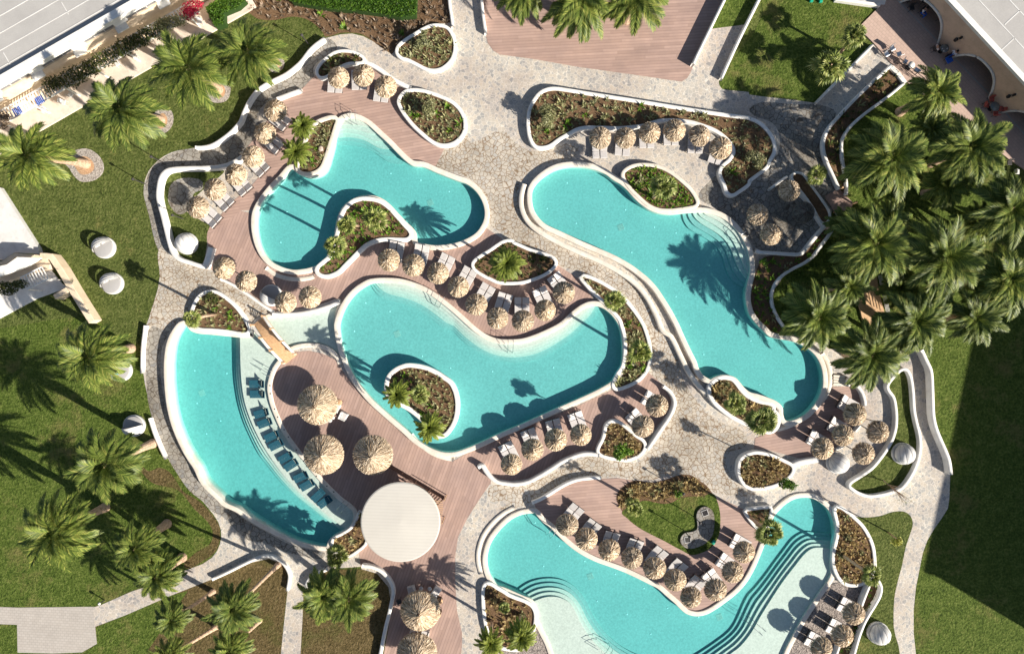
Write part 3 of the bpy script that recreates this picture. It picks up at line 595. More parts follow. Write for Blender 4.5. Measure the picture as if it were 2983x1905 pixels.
planter('pod18', '34: 893,1458 920,1430 1000,1380 1095,1310 1185,1200 1258,1085 1295,980 1306,880 1300,775 1280,680 1235,615 1230,580 1270,525 1325,468 1362,450 1385,465 1410,530 1425,650 1435,800 1455,905 1480,1005 1490,1100 1480,1195 1450,1290 1400,1385 44: 1330,75 1240,110 1150,132 1055,142 970,118 910,80', .30, .62, 'boomerang shaped white walled lawn holding a closed white daybed', grass='lawn', sz=.12)
planter('bedE', '44: 768,268 800,268 860,312 920,362 980,422 1030,500 1068,590 1083,680 1083,790 1040,868 990,908 900,922 830,898 780,830 757,760 752,680 767,600 790,500 790,400 772,320', .34, .40, 'tall shield shaped planter with small palm right of the lowest pool', zb=-.4)
planter('bedE2', '42: 2150,950 2185,937 2240,970 2310,1010 43: 80,1030 150,1060 230,1090 290,1130 315,1190 308,1280 270,1400 200,1480 42: 2350,1480 2230,1440 2180,1330 2155,1200 2145,1080', .36, .42, 'dark soil planter with two feathery palms left of the lowest pool', zb=-.4)
planter('tri22', '43: 2182,290! 2250,277 2392,264! 2375,330 2350,400 2318,452! 2250,390', .30, .40, 'small triangular white planter between lower deck and pool', zb=-.3)
planter('bedB', '21: 1688,1360 1715,1275 1755,1210 1820,1175 1890,1178 1955,1215 2030,1275 2095,1350 2140,1425 2168,1500 2100,1508 2000,1492 1850,1478 1745,1470 1700,1430', .34, .55, 'half moon white planter beside the wooden footbridge', zb=-.5)
planter('bedBar', '42: 815,560 830,530 900,495 980,440 1030,360 1060,300 1095,545 1000,640 930,672 880,650 830,610', .28, .35, 'small dry planter tucked under the round white roof', zb=-.3)
planter('pod24', '24: 385,160 400,130 430,125 470,140 540,235 620,345 690,455 695,520 655,548 620,510 570,420 500,320 430,230', .22, .62, 'dark narrow planter wrapping the shaded stone terrace', zb=-.1)
for k, s, z, lab in (('strip14', '24: 760,535 650,595 560,715 455,840 350,835 140,852 95,900 62,980 35,1080 20,1180 15,1280 35,1360 80,1430 150,1490 230,1530 310,1500 250,1400 205,1300 180,1230 195,1150 240,1060 320,980 420,930 500,880 570,810 640,720 710,630', .25, ''),
                     ('strip12', '14: 1340,720 1250,590 1130,690 1000,810 890,925 790,1035 720,1115 675,1195 662,1270 670,1350 700,1440 24: 740,100 790,215 840,300 830,100 14: 805,1350 805,1260 835,1170 900,1085 1000,995 1120,905 1240,815', .25, ''),
                     ('strip20', '44: 1085,880 1130,890 1150,950 1145,1020 1105,1100 1055,1180 1005,1270 960,1370 930,1470 905,1560 760,1560 960,1200 1030,990', .12, '')):
    L = loop(s, z, 3); struct(region('flower_bed', [L], pools, z, M['soil'])); PLANT[k] = (L, z)
PLANT['top'] = (soil_top, .008); PLANT['oval'] = (loop('43: 1060,170 1080,120 1130,75 1220,35 1400,25 1560,0 1700,-10 1790,50 1850,110 1800,130 1600,150 1510,190 1370,190 1250,180 1090,270'), .046)
WALLS = [
 ('12: 1862,235 1852,150 1835,40 1826,-80', .28, .45, 'curved white kerb wall above the upper teardrop planter'),
 ('12: 1095,545 1160,572 1250,630 1340,697 1420,738 1490,770', .40, .55, 'white curved wall behind the three top thatched umbrellas'),
 ('12: 740,335 650,400 600,450 540,530 490,580 400,650 320,690 230,735 150,790 80,880 30,980 0,1060 11: 2090,1085 2020,1160 1930,1230 1850,1275 1770,1292 1710,1292', .30, .7, 'long winding white wall between flagstone walk and upper lawn'),
 ('21: 2125,-30 2060,15 1960,55 1800,72 1650,75 1520,82 1450,102 1408,155 1390,230 1383,310 1393,380 1420,480 1450,600 1480,720 1512,815 1565,870 1650,900 1750,932 1810,945', .38, .85, 'curved white wall round the grassy pod with closed daybed'),
 ('32: 2085,1300 2118,1285 2150,1330 2200,1390 33: 0,1428 60,1440 150,1448 260,1430 360,1380 460,1320 560,1255 660,1210 740,1185 820,1182 890,1195', .36, .75, 'curving white wall along the deck with four thatched umbrellas'),
 ('33: 1458,590 1512,635 1548,700 1548,770 1500,870 1430,970 1370,1060 1315,1140', .34, .80, 'hooked white wall round two thatched umbrellas and loungers'),
 ('14: 585,905 1085,393', .25, .45, 'straight white wall edging the shaded upper right lawn'),
 ('14: 1250,570 1130,680 1000,800 880,920 780,1030 710,1110 665,1190 650,1270 660,1350 690,1440 24: 720,105 770,215 790,262', .30, .50, 'long white wall running from terrace towards the small dark deck'),
 ('14: 1360,730 1240,830 1120,920 1000,1010 900,1100 840,1180 812,1260 815,1350 24: 828,50 842,120 855,220 855,310', .26, .60, 'inner white wall edging the tall palm grove'),
 ('24: 180,262 280,185 335,148', .24, .55, 'short straight white wall stub beside a thatched umbrella on shaded flagstones'),
 ('24: 665,585 620,635 560,705 500,782 450,828 350,828 200,818 100,812 55,795', .34, .6, 'angled white wall along lower edge of the shaded stone terrace'),
 ('24: 585,480 632,552 655,585', .22, .63, 'tiny white wall spur inside the shaded stone terrace'),
 ('24: 450,292 510,352', .28, .61, 'small white wall block between two umbrellas on the shaded terrace'),
 ('24: 780,530 740,600 690,680 620,770 560,850 480,910 380,960 290,1020 230,1090 200,1170 200,1250 220,1320 260,1400 325,1495', .28, .55, 'sinuous white wall between brown bed and palm grove'),
 ('34: 1515,270 1560,370 1595,450 1605,560 1610,700 1617,850 1642,960 1682,1060 1722,1150 1755,1240 1772,1362', .34, .85, 'wavy white wall separating the right lawn from flagstone path'),
 ('34: 375,1290 430,1262 520,1243 610,1232', .50, .6, 'short white wall tail joining egg shaped planter to the deck'),
 ('44: 1075,880 1050,950 1010,1050 985,1120', .26, .8, 'short white wall between gravel loungers and flower strip'),
 ('44: 1130,888 1158,950 1150,1020 1110,1100 1060,1180 1010,1270 970,1370 940,1470 905,1600', .28, .7, 'S curved white wall beside closed daybed at lower right'),
 ('44: 800,1440 745,1600', .26, .7, 'short white wall piece under the lowest right umbrella'),
 ('41: 1858,885 2000,820 2150,745 2280,690 2360,682 42: 330,710 392,765 428,840 425,900 410,985', .28, .45, 'arched white wall around the brown palm bed at the bottom'),
 ('42: 572,960 595,890 680,830 770,795', .30, .5, 'short curved white wall left of the twin palms'),
 ('42: 1065,765 1150,775 1230,812 1290,870 1330,940 1340,1005 1322,1100 1300,1200 1270,1320 1215,1600', .34, .55, 'curved white wall between twin palms and lounge deck'),
 ('31: 1268,55 1245,250 1240,475', .26, .5, 'upper low white bench wall along the lawn by the crescent pool'),
 ('31: 1308,868 1350,1000 1400,1120 1450,1225', .26, .5, 'lower low white bench wall beside leaning palm trunk'),
 ('12: 2108,-80 2130,140 2152,290', .28, .6, 'white kerb wall left of the top timber terrace'),
 ('13: 2030,-80 1990,0 1850,285 1715,560', .26, .9, 'white wall right of the top timber terrace with dark shadow'),
 ('13: 2330,-80 2290,5 2120,345 1962,690', .28, .6, 'straight white wall left of the upper right lawn'),
 ('33: 908,1392 830,1392 700,1408 600,1445 43: 510,100 440,145 380,180 300,215', .32, .5, 'curved white wall at top of the lowest timber deck'),
 ('21: 1795,945 1820,870 1848,770', .55, .7, 'thick white wall end beside closed daybed on grass pod'),
 ('12: 320,868 430,825 535,788', .34, .5, 'tapered white wall wedge at end of the upper deck'),
 ('21: 1930,1045 2060,1110 2180,1190 2290,1270 2400,1340', .26, .45, 'white kerb wall behind two umbrellas and a shaded daybed'),
 ('34: 870,590 885,530 925,560 990,640 1015,720 1015,760', .30, .62, 'hooked white wall by the steps of the lower right deck'),
 ('34: 760,1145 830,1115', .2, .5, 'tiny white wall stub beneath two lower right umbrellas'),
 ('34: 930,985 975,930', .2, .5, 'little white wall stub between three lower right umbrellas'),
 ('22: 280,1360 500,1352 700,1312 870,1250', .36, .47, 'curved white wall between upper deck and shallow pool end'),
]
for s, wd, z, lab in WALLS:
    L = line(s, z); m = wall_mb(L, wd, z + random.random()*.006, m=MB())
    c = L[len(L)//2]; T = link('garden_wall', None, None, (c[0], c[1], 0)); bpy.data.objects.remove(T)
    o = m.build('garden_wall', M['white'], None, True); tag(o, lab, 'wall')
# coping kerbs of pool D and C outer walkway (second step of the rim)
for key, s, lab in (('D', '23: 235,215 215,280 205,360 215,440 250,520 310,590 400,655 550,735 700,805 850,870 1000,945 1150,1040 1250,1130 1330,1240 1400,1380 1450,1500 33: 1520,150 1600,310 1680,470 1760,580 1830,660', 'outer white ledge hugging the left side of the S shaped pool'),):
    o = wall_mb(line(s, .4), .46, .42).build('pool_ledge', M['rim'], None, True); tag(o, lab, 'ledge')
for s, lab in (('22: 225,950 300,1005 400,1040 500,1050 600,1040 650,1022', 'curved rendered ledge under the lower bend of upper left pool'), ('32: 1500,1010 1560,1080 1660,1160 1760,1205 1870,1230', 'rendered ledge along deck side of the centre pool'), ('34: 640,300 690,380 712,470 710,560 680,650 620,740 540,820 440,890 340,940 240,970', 'curved stone ledge between S shaped pool and lower right deck'), ('42: 2408,250 2300,310 2200,400 2130,500 2090,620 2085,720 2110,835', 'raised ledge round left end of the lowest pool')):
    o = wall_mb(line(s, .1), .42, .11).build('pool_ledge', M['rim'], None, True); tag(o, lab, 'ledge')
# concrete steps by the lower right deck
o = MB()
for i in range(4): 
    p = at('34: %d,%d' % (780, 500+i*24)); o.box((p[0], p[1], .1+.0), (1.1, .22, .2-.03*i), math.radians(-4))
tag(o.build('stone_steps', M['rim']), 'short flight of stone steps at pool D end of the lower right deck', 'steps'); 
bpy.data.objects['stone_steps']['label'] = 'short flight of pale stone steps below the S shaped pool'
# ---------------------------------------------------------------- buildings
def facade_frame(p, q):
    """unit vectors along and out of a facade whose outside lies to the right of p->q"""
    d = Vector((q[0]-p[0], q[1]-p[1], 0)); l = d.length; d /= l
    return d, Vector((d.y, -d.x, 0)), l
# arcaded building, upper right
HB = 4.4
pa = Vector(at('14: 1725,0', HB) + (0,)); pb = Vector(at('14: 2408,735', HB) + (0,))
d, nrm, l = facade_frame(pa, pb)           # d runs down-right; terrace side = right of d (lower left)
T = thing('arcade_building', 'flat roofed sandy building with rounded arcade openings facing the terrace', 'building', tuple(pa))
o0 = pa - d*14; L = l + 40
def BF(s, out, z): return tuple(o0 + d*s + nrm*out + Vector((0, 0, z)))
arcs = []
def s_of(s, h):
    q = Vector(at(s, h) + (0,)) - o0; return q.dot(d)
a0, a1 = s_of('14: 1800,470', 0), s_of('14: 2130,835', 0)
per = s_of('14: 2230,965', 0) - a0
# facade polygon in (s, z) with arches cut out as notches
prof = [(0, 0)]; rims = []
k = -2
starts = [a0 + per*i for i in range(-2, 6)]
for st in starts:
    wd = a1 - a0; arc = []
    for i in range(25):
        u = i/24; zz = 2.75*(1-abs(2*(u**.82)-1)**2.6)
        arc.append((st + u*wd, max(0, zz)))
    if arc[0][0] > .5 and arc[-1][0] < L-.5: prof += arc; rims.append(arc)
prof += [(L, 0), (L, HB), (0, HB)]
V = [Vector(p) for p in prof]; E = [(i, (i+1) % len(V)) for i in range(len(V))]
vv, ee, ff = delaunay_2d_cdt(V, E, [], 0, 1e-5)[:3]
A2 = np.array([(v.x, v.y) for v in vv]); FF = np.array([f for f in ff if len(f) == 3]); CC = A2[FF].mean(1); kk = inside(prof, CC[:, 0], CC[:, 1])
m = MB()
m.add([BF(x, 0, z) for x, z in A2], [tuple(f) for f in FF[kk]])
for i in range(len(prof)):               # thickness of the wall
    (x1, z1), (x2, z2) = prof[i], prof[(i+1) % len(prof)]
    m.add([BF(x1, 0, z1), BF(x2, 0, z2), BF(x2, -.35, z2), BF(x1, -.35, z1)], [(0, 1, 2, 3)])
m.build('facade', M['sand'], T)
m = MB()
for arc in rims:
    m.tube([BF(x, .06, z) for x, z in arc], .11, 6)
m.build('arch_trim', M['canvas'], T)
m = MB(); m.add([BF(0, -4.5, 0), BF(L, -4.5, 0), BF(L, -4.5, HB), BF(0, -4.5, HB)], [(0, 1, 2, 3)]); m.build('wall', M['sand'], T)
m = MB(); m.box((0, 0, 0), (L, 22, .3), M=Matrix.Translation(BF(L/2, -11.2, HB+.0)) @ Matrix.Rotation(math.atan2(d.y, d.x), 4, 'Z')); m.build('roof', M['roof'], T)
m = MB(); m.box((0, 0, 0), (L, .5, .34), M=Matrix.Translation(BF(L/2, -.1, HB+.16)) @ Matrix.Rotation(math.atan2(d.y, d.x), 4, 'Z')); m.build('parapet', M['white'], T)
m = MB()
for i in range(1, 9): m.box((0, 0, 0), (L, .09, .02), M=Matrix.Translation(BF(L/2, -i*2.05, HB+.16)) @ Matrix.Rotation(math.atan2(d.y, d.x), 4, 'Z'))
for i in range(22):
    r = i % 8; m.box((0, 0, 0), (.09, 1.9, .02), M=Matrix.Translation(BF(14+((i*5.3) % 26), -(r+.5)*2.05-.1, HB+.16)) @ Matrix.Rotation(math.atan2(d.y, d.x), 4, 'Z'))
m.build('roof_seam', M['canvas'], T)
m = MB(); c = BF(44, -8, HB+2); m.box((0, 0, 0), (12, 9, 7), M=Matrix.Translation(BF(45, -14, HB+3)) @ Matrix.Rotation(math.atan2(d.y, d.x), 4, 'Z')); m.build('upper_wing', M['sand'], T)  # unseen higher wing, added for the shadow on the roof corner
m = MB()
for s_ in ('14: 1800,362', '14: 2262,858'):
    p = Vector(at(s_, 2.2) + (0,)) - o0; x = p.dot(d); q = BF(x, .15, 2.2); m.lathe([(.02, -.22), (.16, -.15), (.18, .05), (.08, .22)], 10, q); m.box(BF(x+.1, .12, 2.75), (.18, .18, .3))
m.build('wall_lamp', M['black'], T)
# hotel wing, upper left
HL = 5.0
pa = Vector(at('11: 0,690', HL) + (0,)); pb = Vector(at('11: 1170,20', HL) + (0,))
d, nrm, l = facade_frame(pa, pb)
T = thing('hotel_wing', 'long hotel wing with grey seamed roof, white parapet and recessed windows', 'building', tuple(pa))
o0 = pa - d*30; L = l + 60; RZ = math.atan2(d.y, d.x)
def bx(m, s, out, z, ds, do, dz): return m.box((0, 0, 0), (ds, do, dz), M=Matrix.Translation(BF(s, out, z)) @ Matrix.Rotation(RZ, 4, 'Z'))
bx(MB(), L/2, -12, HL-.65, L, 24, .3).build('roof', M['roof'], T)
bx(MB(), L/2, .1, HL-.28, L, .75, .56).build('parapet', M['white'], T)
m = MB()
for i in range(1, 10): bx(m, L/2, -1.1*i*1.25+.2, HL-.49, L, .07, .02)
for i in range(24): bx(m, 24+((i*4.7) % 34), -1.375*((i*3) % 8+.5)-.9, HL-.49, .07, 1.3, .02)
m.build('roof_seam', M['canvas'], T)
bx(MB(), L/2, .0, 1.72, L, .3, 3.44).build('facade', M['tan'], T)
bx(MB(), L/2, .02, 4.4, L, .34, .66).build('fascia', M['white'], T)
bx(MB(), L/2, -1.2, 2.5, L, .1, 4).build('wall', M['tan'], T)
x0 = (Vector(at('11: 130,725', 3.8)+(0,))-o0).dot(d); x1 = (Vector(at('11: 500,515', 3.8)+(0,))-o0).dot(d); sp = x1-x0
for i in range(-3, 8):
    x = x0+sp*i
    f = bx(MB(), x, -.05, 3.75, sp*.70, .10, .66).build('window', M['window'], T)
    for k in (-.12, .12): bx(MB(), x+sp*k, .0, 3.75, .05, .06, .64).build('frame', M['white'], f)
    bx(MB(), x+sp*.45, .42, 3.36, sp*.26, .62, .14).build('balcony_divider', M['white'], T)
    bx(MB(), x+sp/2, .01, 3.77, sp*.30, .31, .66).build('pier', M['white'], T)
# terrace of the wing: floor, pergola of white slats, planting on it
def OF(s): q = Vector(at(s)+(0,))-o0; return q.dot(d), q.dot(nrm)
e1 = OF('11: 740,935')[1]
m = bx(MB(), L/2-10, e1/2+.1, .10, L-22, e1-.2, .22); m.build('terrace', M['cream'], T)
pg = thing('pergola', 'white slatted pergola overgrown with vines along the hotel wing', 'pergola', BF(L/2, 4, 0))
pgx = [OF('11: 0,1000')[0], OF('11: 1800,130')[0]]
hp = 2.4
y_in, y_out = [(Vector(at(s, hp)+(0,))-o0).dot(nrm) for s in ('11: 200,855', '11: 200,985')]
m = MB()
n = int((pgx[1]-pgx[0])/.30)
for i in range(n): bx(m, pgx[0]+i*.30, (y_in+y_out)/2, hp, .12, y_out-y_in, .08)
m.build('slats', M['white'], pg)
m = MB(); bx(m, sum(pgx)/2, y_in, hp-.1, pgx[1]-pgx[0], .1, .12); bx(m, sum(pgx)/2, y_out, hp-.1, pgx[1]-pgx[0], .1, .12); m.build('beam', M['white'], pg)
for i in range(7):
    bx(MB(), pgx[0]+1+i*(pgx[1]-pgx[0]-2)/6, y_out, hp/2-.1, .12, .12, hp-.1).build('post', M['white'], pg)
# vines over the slats, as loose leaves
def leaves(m, c, r, n, size, flat=.6, rng=random):
    for _ in range(n):
        while True:
            a = Vector((rng.uniform(-1, 1), rng.uniform(-1, 1), rng.uniform(-1, 1)))
            if .25 < a.length < 1: break
        p = Vector(c) + Vector((a.x*r[0], a.y*r[1], a.z*r[2])); s = size*rng.uniform(.6, 1.4)
        u = Vector((rng.uniform(-1, 1), rng.uniform(-1, 1), rng.uniform(-.7, .7)*flat)).normalized(); v = u.orthogonal().normalized(); v = (v*math.cos(1) + u.cross(v)*rng.uniform(-1, 1)).normalized()
        m.add([p-u*s, p+v*s*.45, p+u*s, p-v*s*.45], [(0, 1, 2, 3)])
    return m
rv = random.Random(5)
def vine(name, label, s0, s1, n, mt, w=1.0, z=hp+.15):
    m = MB(); a, b = Vector(at(s0, z)+(z,)), Vector(at(s1, z)+(z,))
    for i in range(n):
        t = (i+.5)/n; c = a+(b-a)*t; leaves(m, (c.x+rv.uniform(-.3, .3), c.y+rv.uniform(-.3, .3), c.z), (.75, w*rv.uniform(.6, 1.1), .35), 210, .11, 1, rv)
    o = m.build(name, mt, None); tag(o, label, 'vine'); return o
vine('climbing_vine', 'dark leafy vine trailing over the middle of the long white pergola', '11: 400,790', '11: 1400,260', 24, M['vine'])
vine('climbing_vine', 'sparse pale vine at the far end of the long white pergola', '11: 1380,250', '11: 1580,140', 5, M['olive'], .8)
vine('flowering_vine', 'crimson bougainvillea patch on the white pergola near the hedge', '11: 1630,120', '11: 1740,60', 4, M['pinkf'], .7)
vine('flowering_vine', 'mixed flowering vine at the lower end of the white pergola', '11: 0,1090', '11: 60,1030', 3, M['heath'], .7)
for s, lab in (('11: 345,880', 'blue striped towel hanging over the white pergola slats, upper one'), ('11: 150,975', 'blue striped towel hanging over the white pergola slats, lower one'), ('11: 1490,215', 'small blue towel on pergola slats near the crimson bougainvillea')):
    m = MB(); q = Vector(at(s, hp+.1)+(hp+.1,))
    for k in range(5): bx(m, (q-o0).dot(d)+(k-2)*.16, (q-o0).dot(nrm), hp+.07, .10, .75 if '1490' not in s else .4, .03)
    tag(m.build('towel', M['blue'], None), lab, 'towel')
# terrace furniture below the pergola
def simple_table(name, label, loc, r, z, mt, grp=None):
    T = thing(name, label, 'table', loc, 0, grp)
    MB().lathe([(r, z-.03), (r, z)], 20, cap0=True).build('tabletop', mt, T, True, False)
    MB().tube([(0, 0, 0), (0, 0, z-.03)], .05, 8).build('leg', M['black'], T, True, False)
    MB().lathe([(.25, 0), (.22, .04)], 12).build('base', M['black'], T, False, False); return T
def chair_meshes(seatm, framem):
    s = MB().soft((0, 0, .44), (.46, .46, .07), b=.03).mesh('seat', seatm)
    b = MB().soft((0, .23, .68), (.44, .06, .42), rx=-.15, b=.02).mesh('backrest', seatm)
    lg = [MB().tube([(x*.2, y*.2, 0), (x*.19, y*.19, .42)], .022, 6).mesh('leg', framem) for x in (-1, 1) for y in (-1, 1)]
    return s, b, lg
CH = {}
def chair(label, loc, rz, mt='canvas', fm='black', name='chair', cat='chair', grp=None, arms=False):
    if (mt, fm) not in CH: CH[(mt, fm)] = chair_meshes(M[mt], M[fm])
    s, b, lg = CH[(mt, fm)]
    T = thing(name, label, cat, loc, rz, grp); link('seat', s, T); link('backrest', b, T)
    for q in lg: link('leg', q, T)
    return T
for i, (s, lb) in enumerate((('11: 420,985', 'white terrace chair beneath the hotel pergola, lowest along the terrace'), ('11: 590,915', 'white terrace chair near the paved corner of the hotel terrace'), ('11: 655,850', 'white folded lounger-like chair by the hotel terrace edge'), ('11: 1215,520', 'white terrace chair close to the third big palm'), ('11: 1060,580', 'white terrace chair under vines of the hotel terrace'), ('11: 1775,215', 'white terrace chair at the end near the clipped hedge'))):
    p = at(s); chair(lb, (p[0], p[1], .21), i*1.3, 'canvas', 'canvas')
# left annex
hA = 0.5
T = thing('annex_building', 'low white flat roofed annex cut by the left picture edge', 'building', at('21: 100,700')+(0,))
Lr = poly('21: -900,60 0,245 335,770 350,830 130,815 30,880 -900,900', hA)
region('roof', [Lr], [], hA, M['canvas'], hA, T)
Lw = poly('21: 130,820 340,838 360,860 140,850 60,915 -900,1140 -900,1060 20,890', hA+.9)
region('parapet', [Lw], [], hA+.9, M['tan'], .9, T)
Lv = poly('21: 150,855 350,862 250,930 0,1020 -900,1270 -900,1145 60,920', 2.4); region('arched_canopy', [Lv], [], 2.4, M['white'], .35, T)
region('facade', [poly('21: 260,925 440,850 430,960 200,1020 0,1090 -900,1400 -900,1250 0,1015', .8)], [], .8, M['tan'], .75, T)
region('terrace', [poly('21: 430,950 545,1090 600,1120 330,1215 0,1390 -900,1750 -900,1380 0,1080', .15)], [], .15, M['white'], .2, T)
o = wall_mb(line('21: 350,845 440,848! 520,960 620,1130 700,1260 800,1420', 1.3, 2), .62, 1.3).build('garden_wall', M['tan'], None); tag(o, 'wide tan garden wall running down from the white annex', 'wall')
o = wall_mb(line('21: 610,1125 475,1205', 1.25, 2), .5, 1.25).build('garden_wall', M['tan'], None); tag(o, 'short tan buttress wall branching off the wide tan wall', 'wall')
pg = thing('pergola', 'small white slatted pergola with vine beside the left annex', 'pergola', at('21: 290,1010')+(0,))
a, b = Vector(at('21: 180,1035', 2.2)+(2.2,)), Vector(at('21: 365,940', 2.2)+(2.2,)); e = Vector(at('21: 425,1045', 2.2)+(2.2,))
m = MB()
for i in range(9):
    c = a+(b-a)*(i/8); q = c+(e-b); m.tube([c, q], .055, 4)
m.build('slats', M['white'], pg)
MB().tube([a, b], .06, 4).build('beam', M['white'], pg); MB().tube([a+(e-b), e], .07, 4).build('beam', M['white'], pg)
MB().tube([e, (e.x, e.y, 0)], .06, 6).build('post', M['white'], pg); MB().tube([a+(e-b), ((a+e-b).x, (a+e-b).y, 0)], .06, 6).build('post', M['white'], pg)
o = leaves(leaves(MB(), Vector(at('21: 60,1130', 2)+(2,)), (1.1, .7, .5), 700, .12, 1, rv), Vector(at('21: 180,1090', 2.2)+(2.2,)), (.8, .45, .4), 350, .11, 1, rv).build('climbing_vine', M['vine'], None); tag(o, 'leafy vine on the small pergola at the left annex', 'vine')
# building whose shadow lies on the right lawn (stands just outside the photograph)
c0 = Vector(P(2183+1580/TS, 1394+820/TS)+(0,)); hh = 15.0
k = c0 + Vector((.862, -.508, 0))*hh*math.sqrt(3); u = Vector((.21, .98, 0)).normalized(); v = Vector((u.y, -u.x, 0))
T = thing('tall_building', 'tall pale hotel block whose shadow covers the right lawn', 'building', tuple(k))
m = MB(); A_ = [k, k+u*64, k+u*64+v*14, k+v*14]; m.rings([[tuple(p) for p in A_], [tuple(p+Vector((0, 0, hh))) for p in A_]], False, False); m.f = [tuple(reversed(f)) for f in m.f]; m.build('wall', M['white'], T)
B_ = [k-u*.2-v*.2, k+u*64-v*.2, k+u*64+v*14, k-u*.2+v*14]; m = MB(); m.rings([[tuple(p+Vector((0, 0, hh))) for p in B_], [tuple(p+Vector((0, 0, hh+.3))) for p in B_]], True, True); m.build('roof', M['roof'], T)
k2 = k + Vector((.862, -.508, 0))*9.5 - u*.0
for i in range(4):
    for j in range(12):
        p = k + u*(3+j*5) + Vector((0, 0, 1.4+i*3.6)); m = MB(); q = p-v*.03
        m.add([q-u*1+Vector((0, 0, -.9)), q+u*1+Vector((0, 0, -.9)), q+u*1+Vector((0, 0, .9)), q-u*1+Vector((0, 0, .9))], [(0, 1, 2, 3)]); m.build('window', M['window'], T)
# ---------------------------------------------------------------- round bar roof, slatted screen, bridge
c = at('42: 1405,380', 3.1); T = thing('bar_pavilion', 'round white corrugated roof over the bar deck', 'pavilion', (c[0], c[1], 0)); R = 3.72
MB().lathe([(R-.12, -.22), (R, -.2), (R, 0), (R*.97, .04), (.05, .16)], 72, (0, 0, 3.1), True, True).build('roof', M['disc'], T, False, False)
for i in range(8):
    a = i*math.pi/4; MB().tube([(math.cos(a)*3.1, math.sin(a)*3.1, 0), (math.cos(a)*3.1, math.sin(a)*3.1, 3.0)], .09, 8).build('post', M['darkwood'], T, False, False)
MB().lathe([(2.3, 0), (2.3, 1.05), (2.45, 1.05), (2.45, 1.12), (1.7, 1.12), (1.7, 0)], 40, cap1=False).build('counter', M['darkwood'], T, False, False)
sc_ = thing('slat_screen', 'dark slatted timber screen running towards the round white roof', 'screen', at('32: 1310,1265')+(0,))
a, b, e = (Vector(at(s)+(0,)) for s in ('32: 1310,1268', '42: 1790,155', '42: 1725,225'))
for q, r in ((a, b), (b, e)):
    m = MB()
    for z in [.2+.16*i for i in range(7)]: m.tube([q+Vector((0, 0, z)), r+Vector((0, 0, z))], .035, 4)
    m.build('slats', M['darkwood'], sc_); 
    n = max(1, int((r-q).length/1.5))
    for i in range(n+1): MB().tube([q+(r-q)*i/n, q+(r-q)*i/n+Vector((0, 0, 1.3))], .05, 4).build('post', M['darkwood'], sc_)
lat = thing('slat_lattice', 'curved fan of thin timber slats peeking from under the round roof', 'lattice', at('42: 1760,330')+(0,))
m = MB()
for i in range(11):
    p = at('42: %d,%d' % (1782-abs(i-3)*3, 205+i*19), 2.3); q = at('42: %d,%d' % (1700, 190+i*19), 2.3); m.tube([(p[0], p[1], 2.3), (q[0], q[1], 2.3)], .035, 4)
m.build('slats', M['wood'], lat); q = at('42: 1770,390', 2.2); MB().tube([(q[0], q[1], 0), (q[0], q[1], 2.3)], .05, 6).build('post', M['wood'], lat); q = at('42: 1788,190', 2.2); MB().tube([(q[0], q[1], 0), (q[0], q[1], 2.3)], .05, 6).build('post', M['wood'], lat)
a = Vector(P(680+352/4.868, 900+155/4.868, .5)+(0,)); b = Vector(P(680+808/4.868, 900+710/4.868, .5)+(0,))
u = (b-a).normalized(); v = Vector((-u.y, u.x, 0)); LB = (b-a).length; WB = .68
T = thing('footbridge', 'pale timber footbridge with white railings crossing the shallow pool', 'bridge', tuple(a))
zb = lambda t: .22+.62*math.sin(math.pi*t)
R = []
for i in range(21):
    t = i/20; p = a+u*LB*t; z = zb(t); R.append([tuple(p-v*WB+Vector((0, 0, z))), tuple(p+v*WB+Vector((0, 0, z))), tuple(p+v*WB+Vector((0, 0, z-.18))), tuple(p-v*WB+Vector((0, 0, z-.18)))])
MB().rings(R, True, True).build('deck', M['wood'], T)
m = MB()
for i in range(34):
    t = (i+.5)/34; p = a+u*LB*t; m.box((p.x, p.y, zb(t)+.006), (LB/34-.03, WB*2-.06, .02), math.atan2(u.y, u.x))
m.build('boards', M['wood'], T)
for s_ in (-1, 1):
    rl = link('railing', None, T)
    for i in range(4):
        t = .02+.96*i/3; p = a+u*LB*t+v*s_*WB; z = zb(t)
        MB().box((p.x, p.y, z+.42), (.13, .13, .98), math.atan2(u.y, u.x)).build('post', M['wood'], rl)
        MB().box((p.x, p.y, z+.93), (.2, .2, .05), math.atan2(u.y, u.x)).build('cap', M['wood'], rl)
    m = MB()
    for h in (.2, .36, .52, .68, .84):
        m.tube([tuple(a+u*LB*t+v*s_*(WB+.02)+Vector((0, 0, zb(t)+h))) for t in [i/14 for i in range(15)]], .042, 6)
    m.build('bars', M['white'], rl)
# small dark timber bridge and sunlit ramp in the grove
p = poly('24: 650,325 780,258 905,385 880,440 740,465'); T = thing('timber_landing', 'small brown timber landing between shaded terrace and palm grove', 'deck', p[0]+(0,))
region('deck', [p], [], .16, deckm(-62), .12, T)
for s_ in ('24: 780,262', '24: 900,388', '24: 738,465'):
    q = at(s_); MB().box((q[0], q[1], .5), (.14, .14, .9)).build('post', M['wood'], T)
p = poly('24: 910,1130 1010,1060 1105,1020 1130,1180 1175,1345 1190,1420 34: 1100,40 1030,95 980,0 24: 965,1330 935,1230'); T = thing('timber_ramp', 'sunlit timber ramp half hidden beneath the palm crowns', 'ramp', p[0]+(0,))
region('deck', [p], [], .25, M['wood'], .2, T)
rl = MB()
for h in (.3, .5, .7, .9): rl.tube([at('24: 1105,1020')+(h+.25,), at('24: 1175,1345')+(h+.25,)], .03, 4)
rl.build('railing', M['canvas'], T)
p = poly('24: 740,465 790,455 830,540 800,545'); T = thing('timber_stair', 'narrow shaded stair leading from the timber landing', 'stair', p[0]+(0,)); region('deck', [p], [], .12, M['rim'], .1, T)
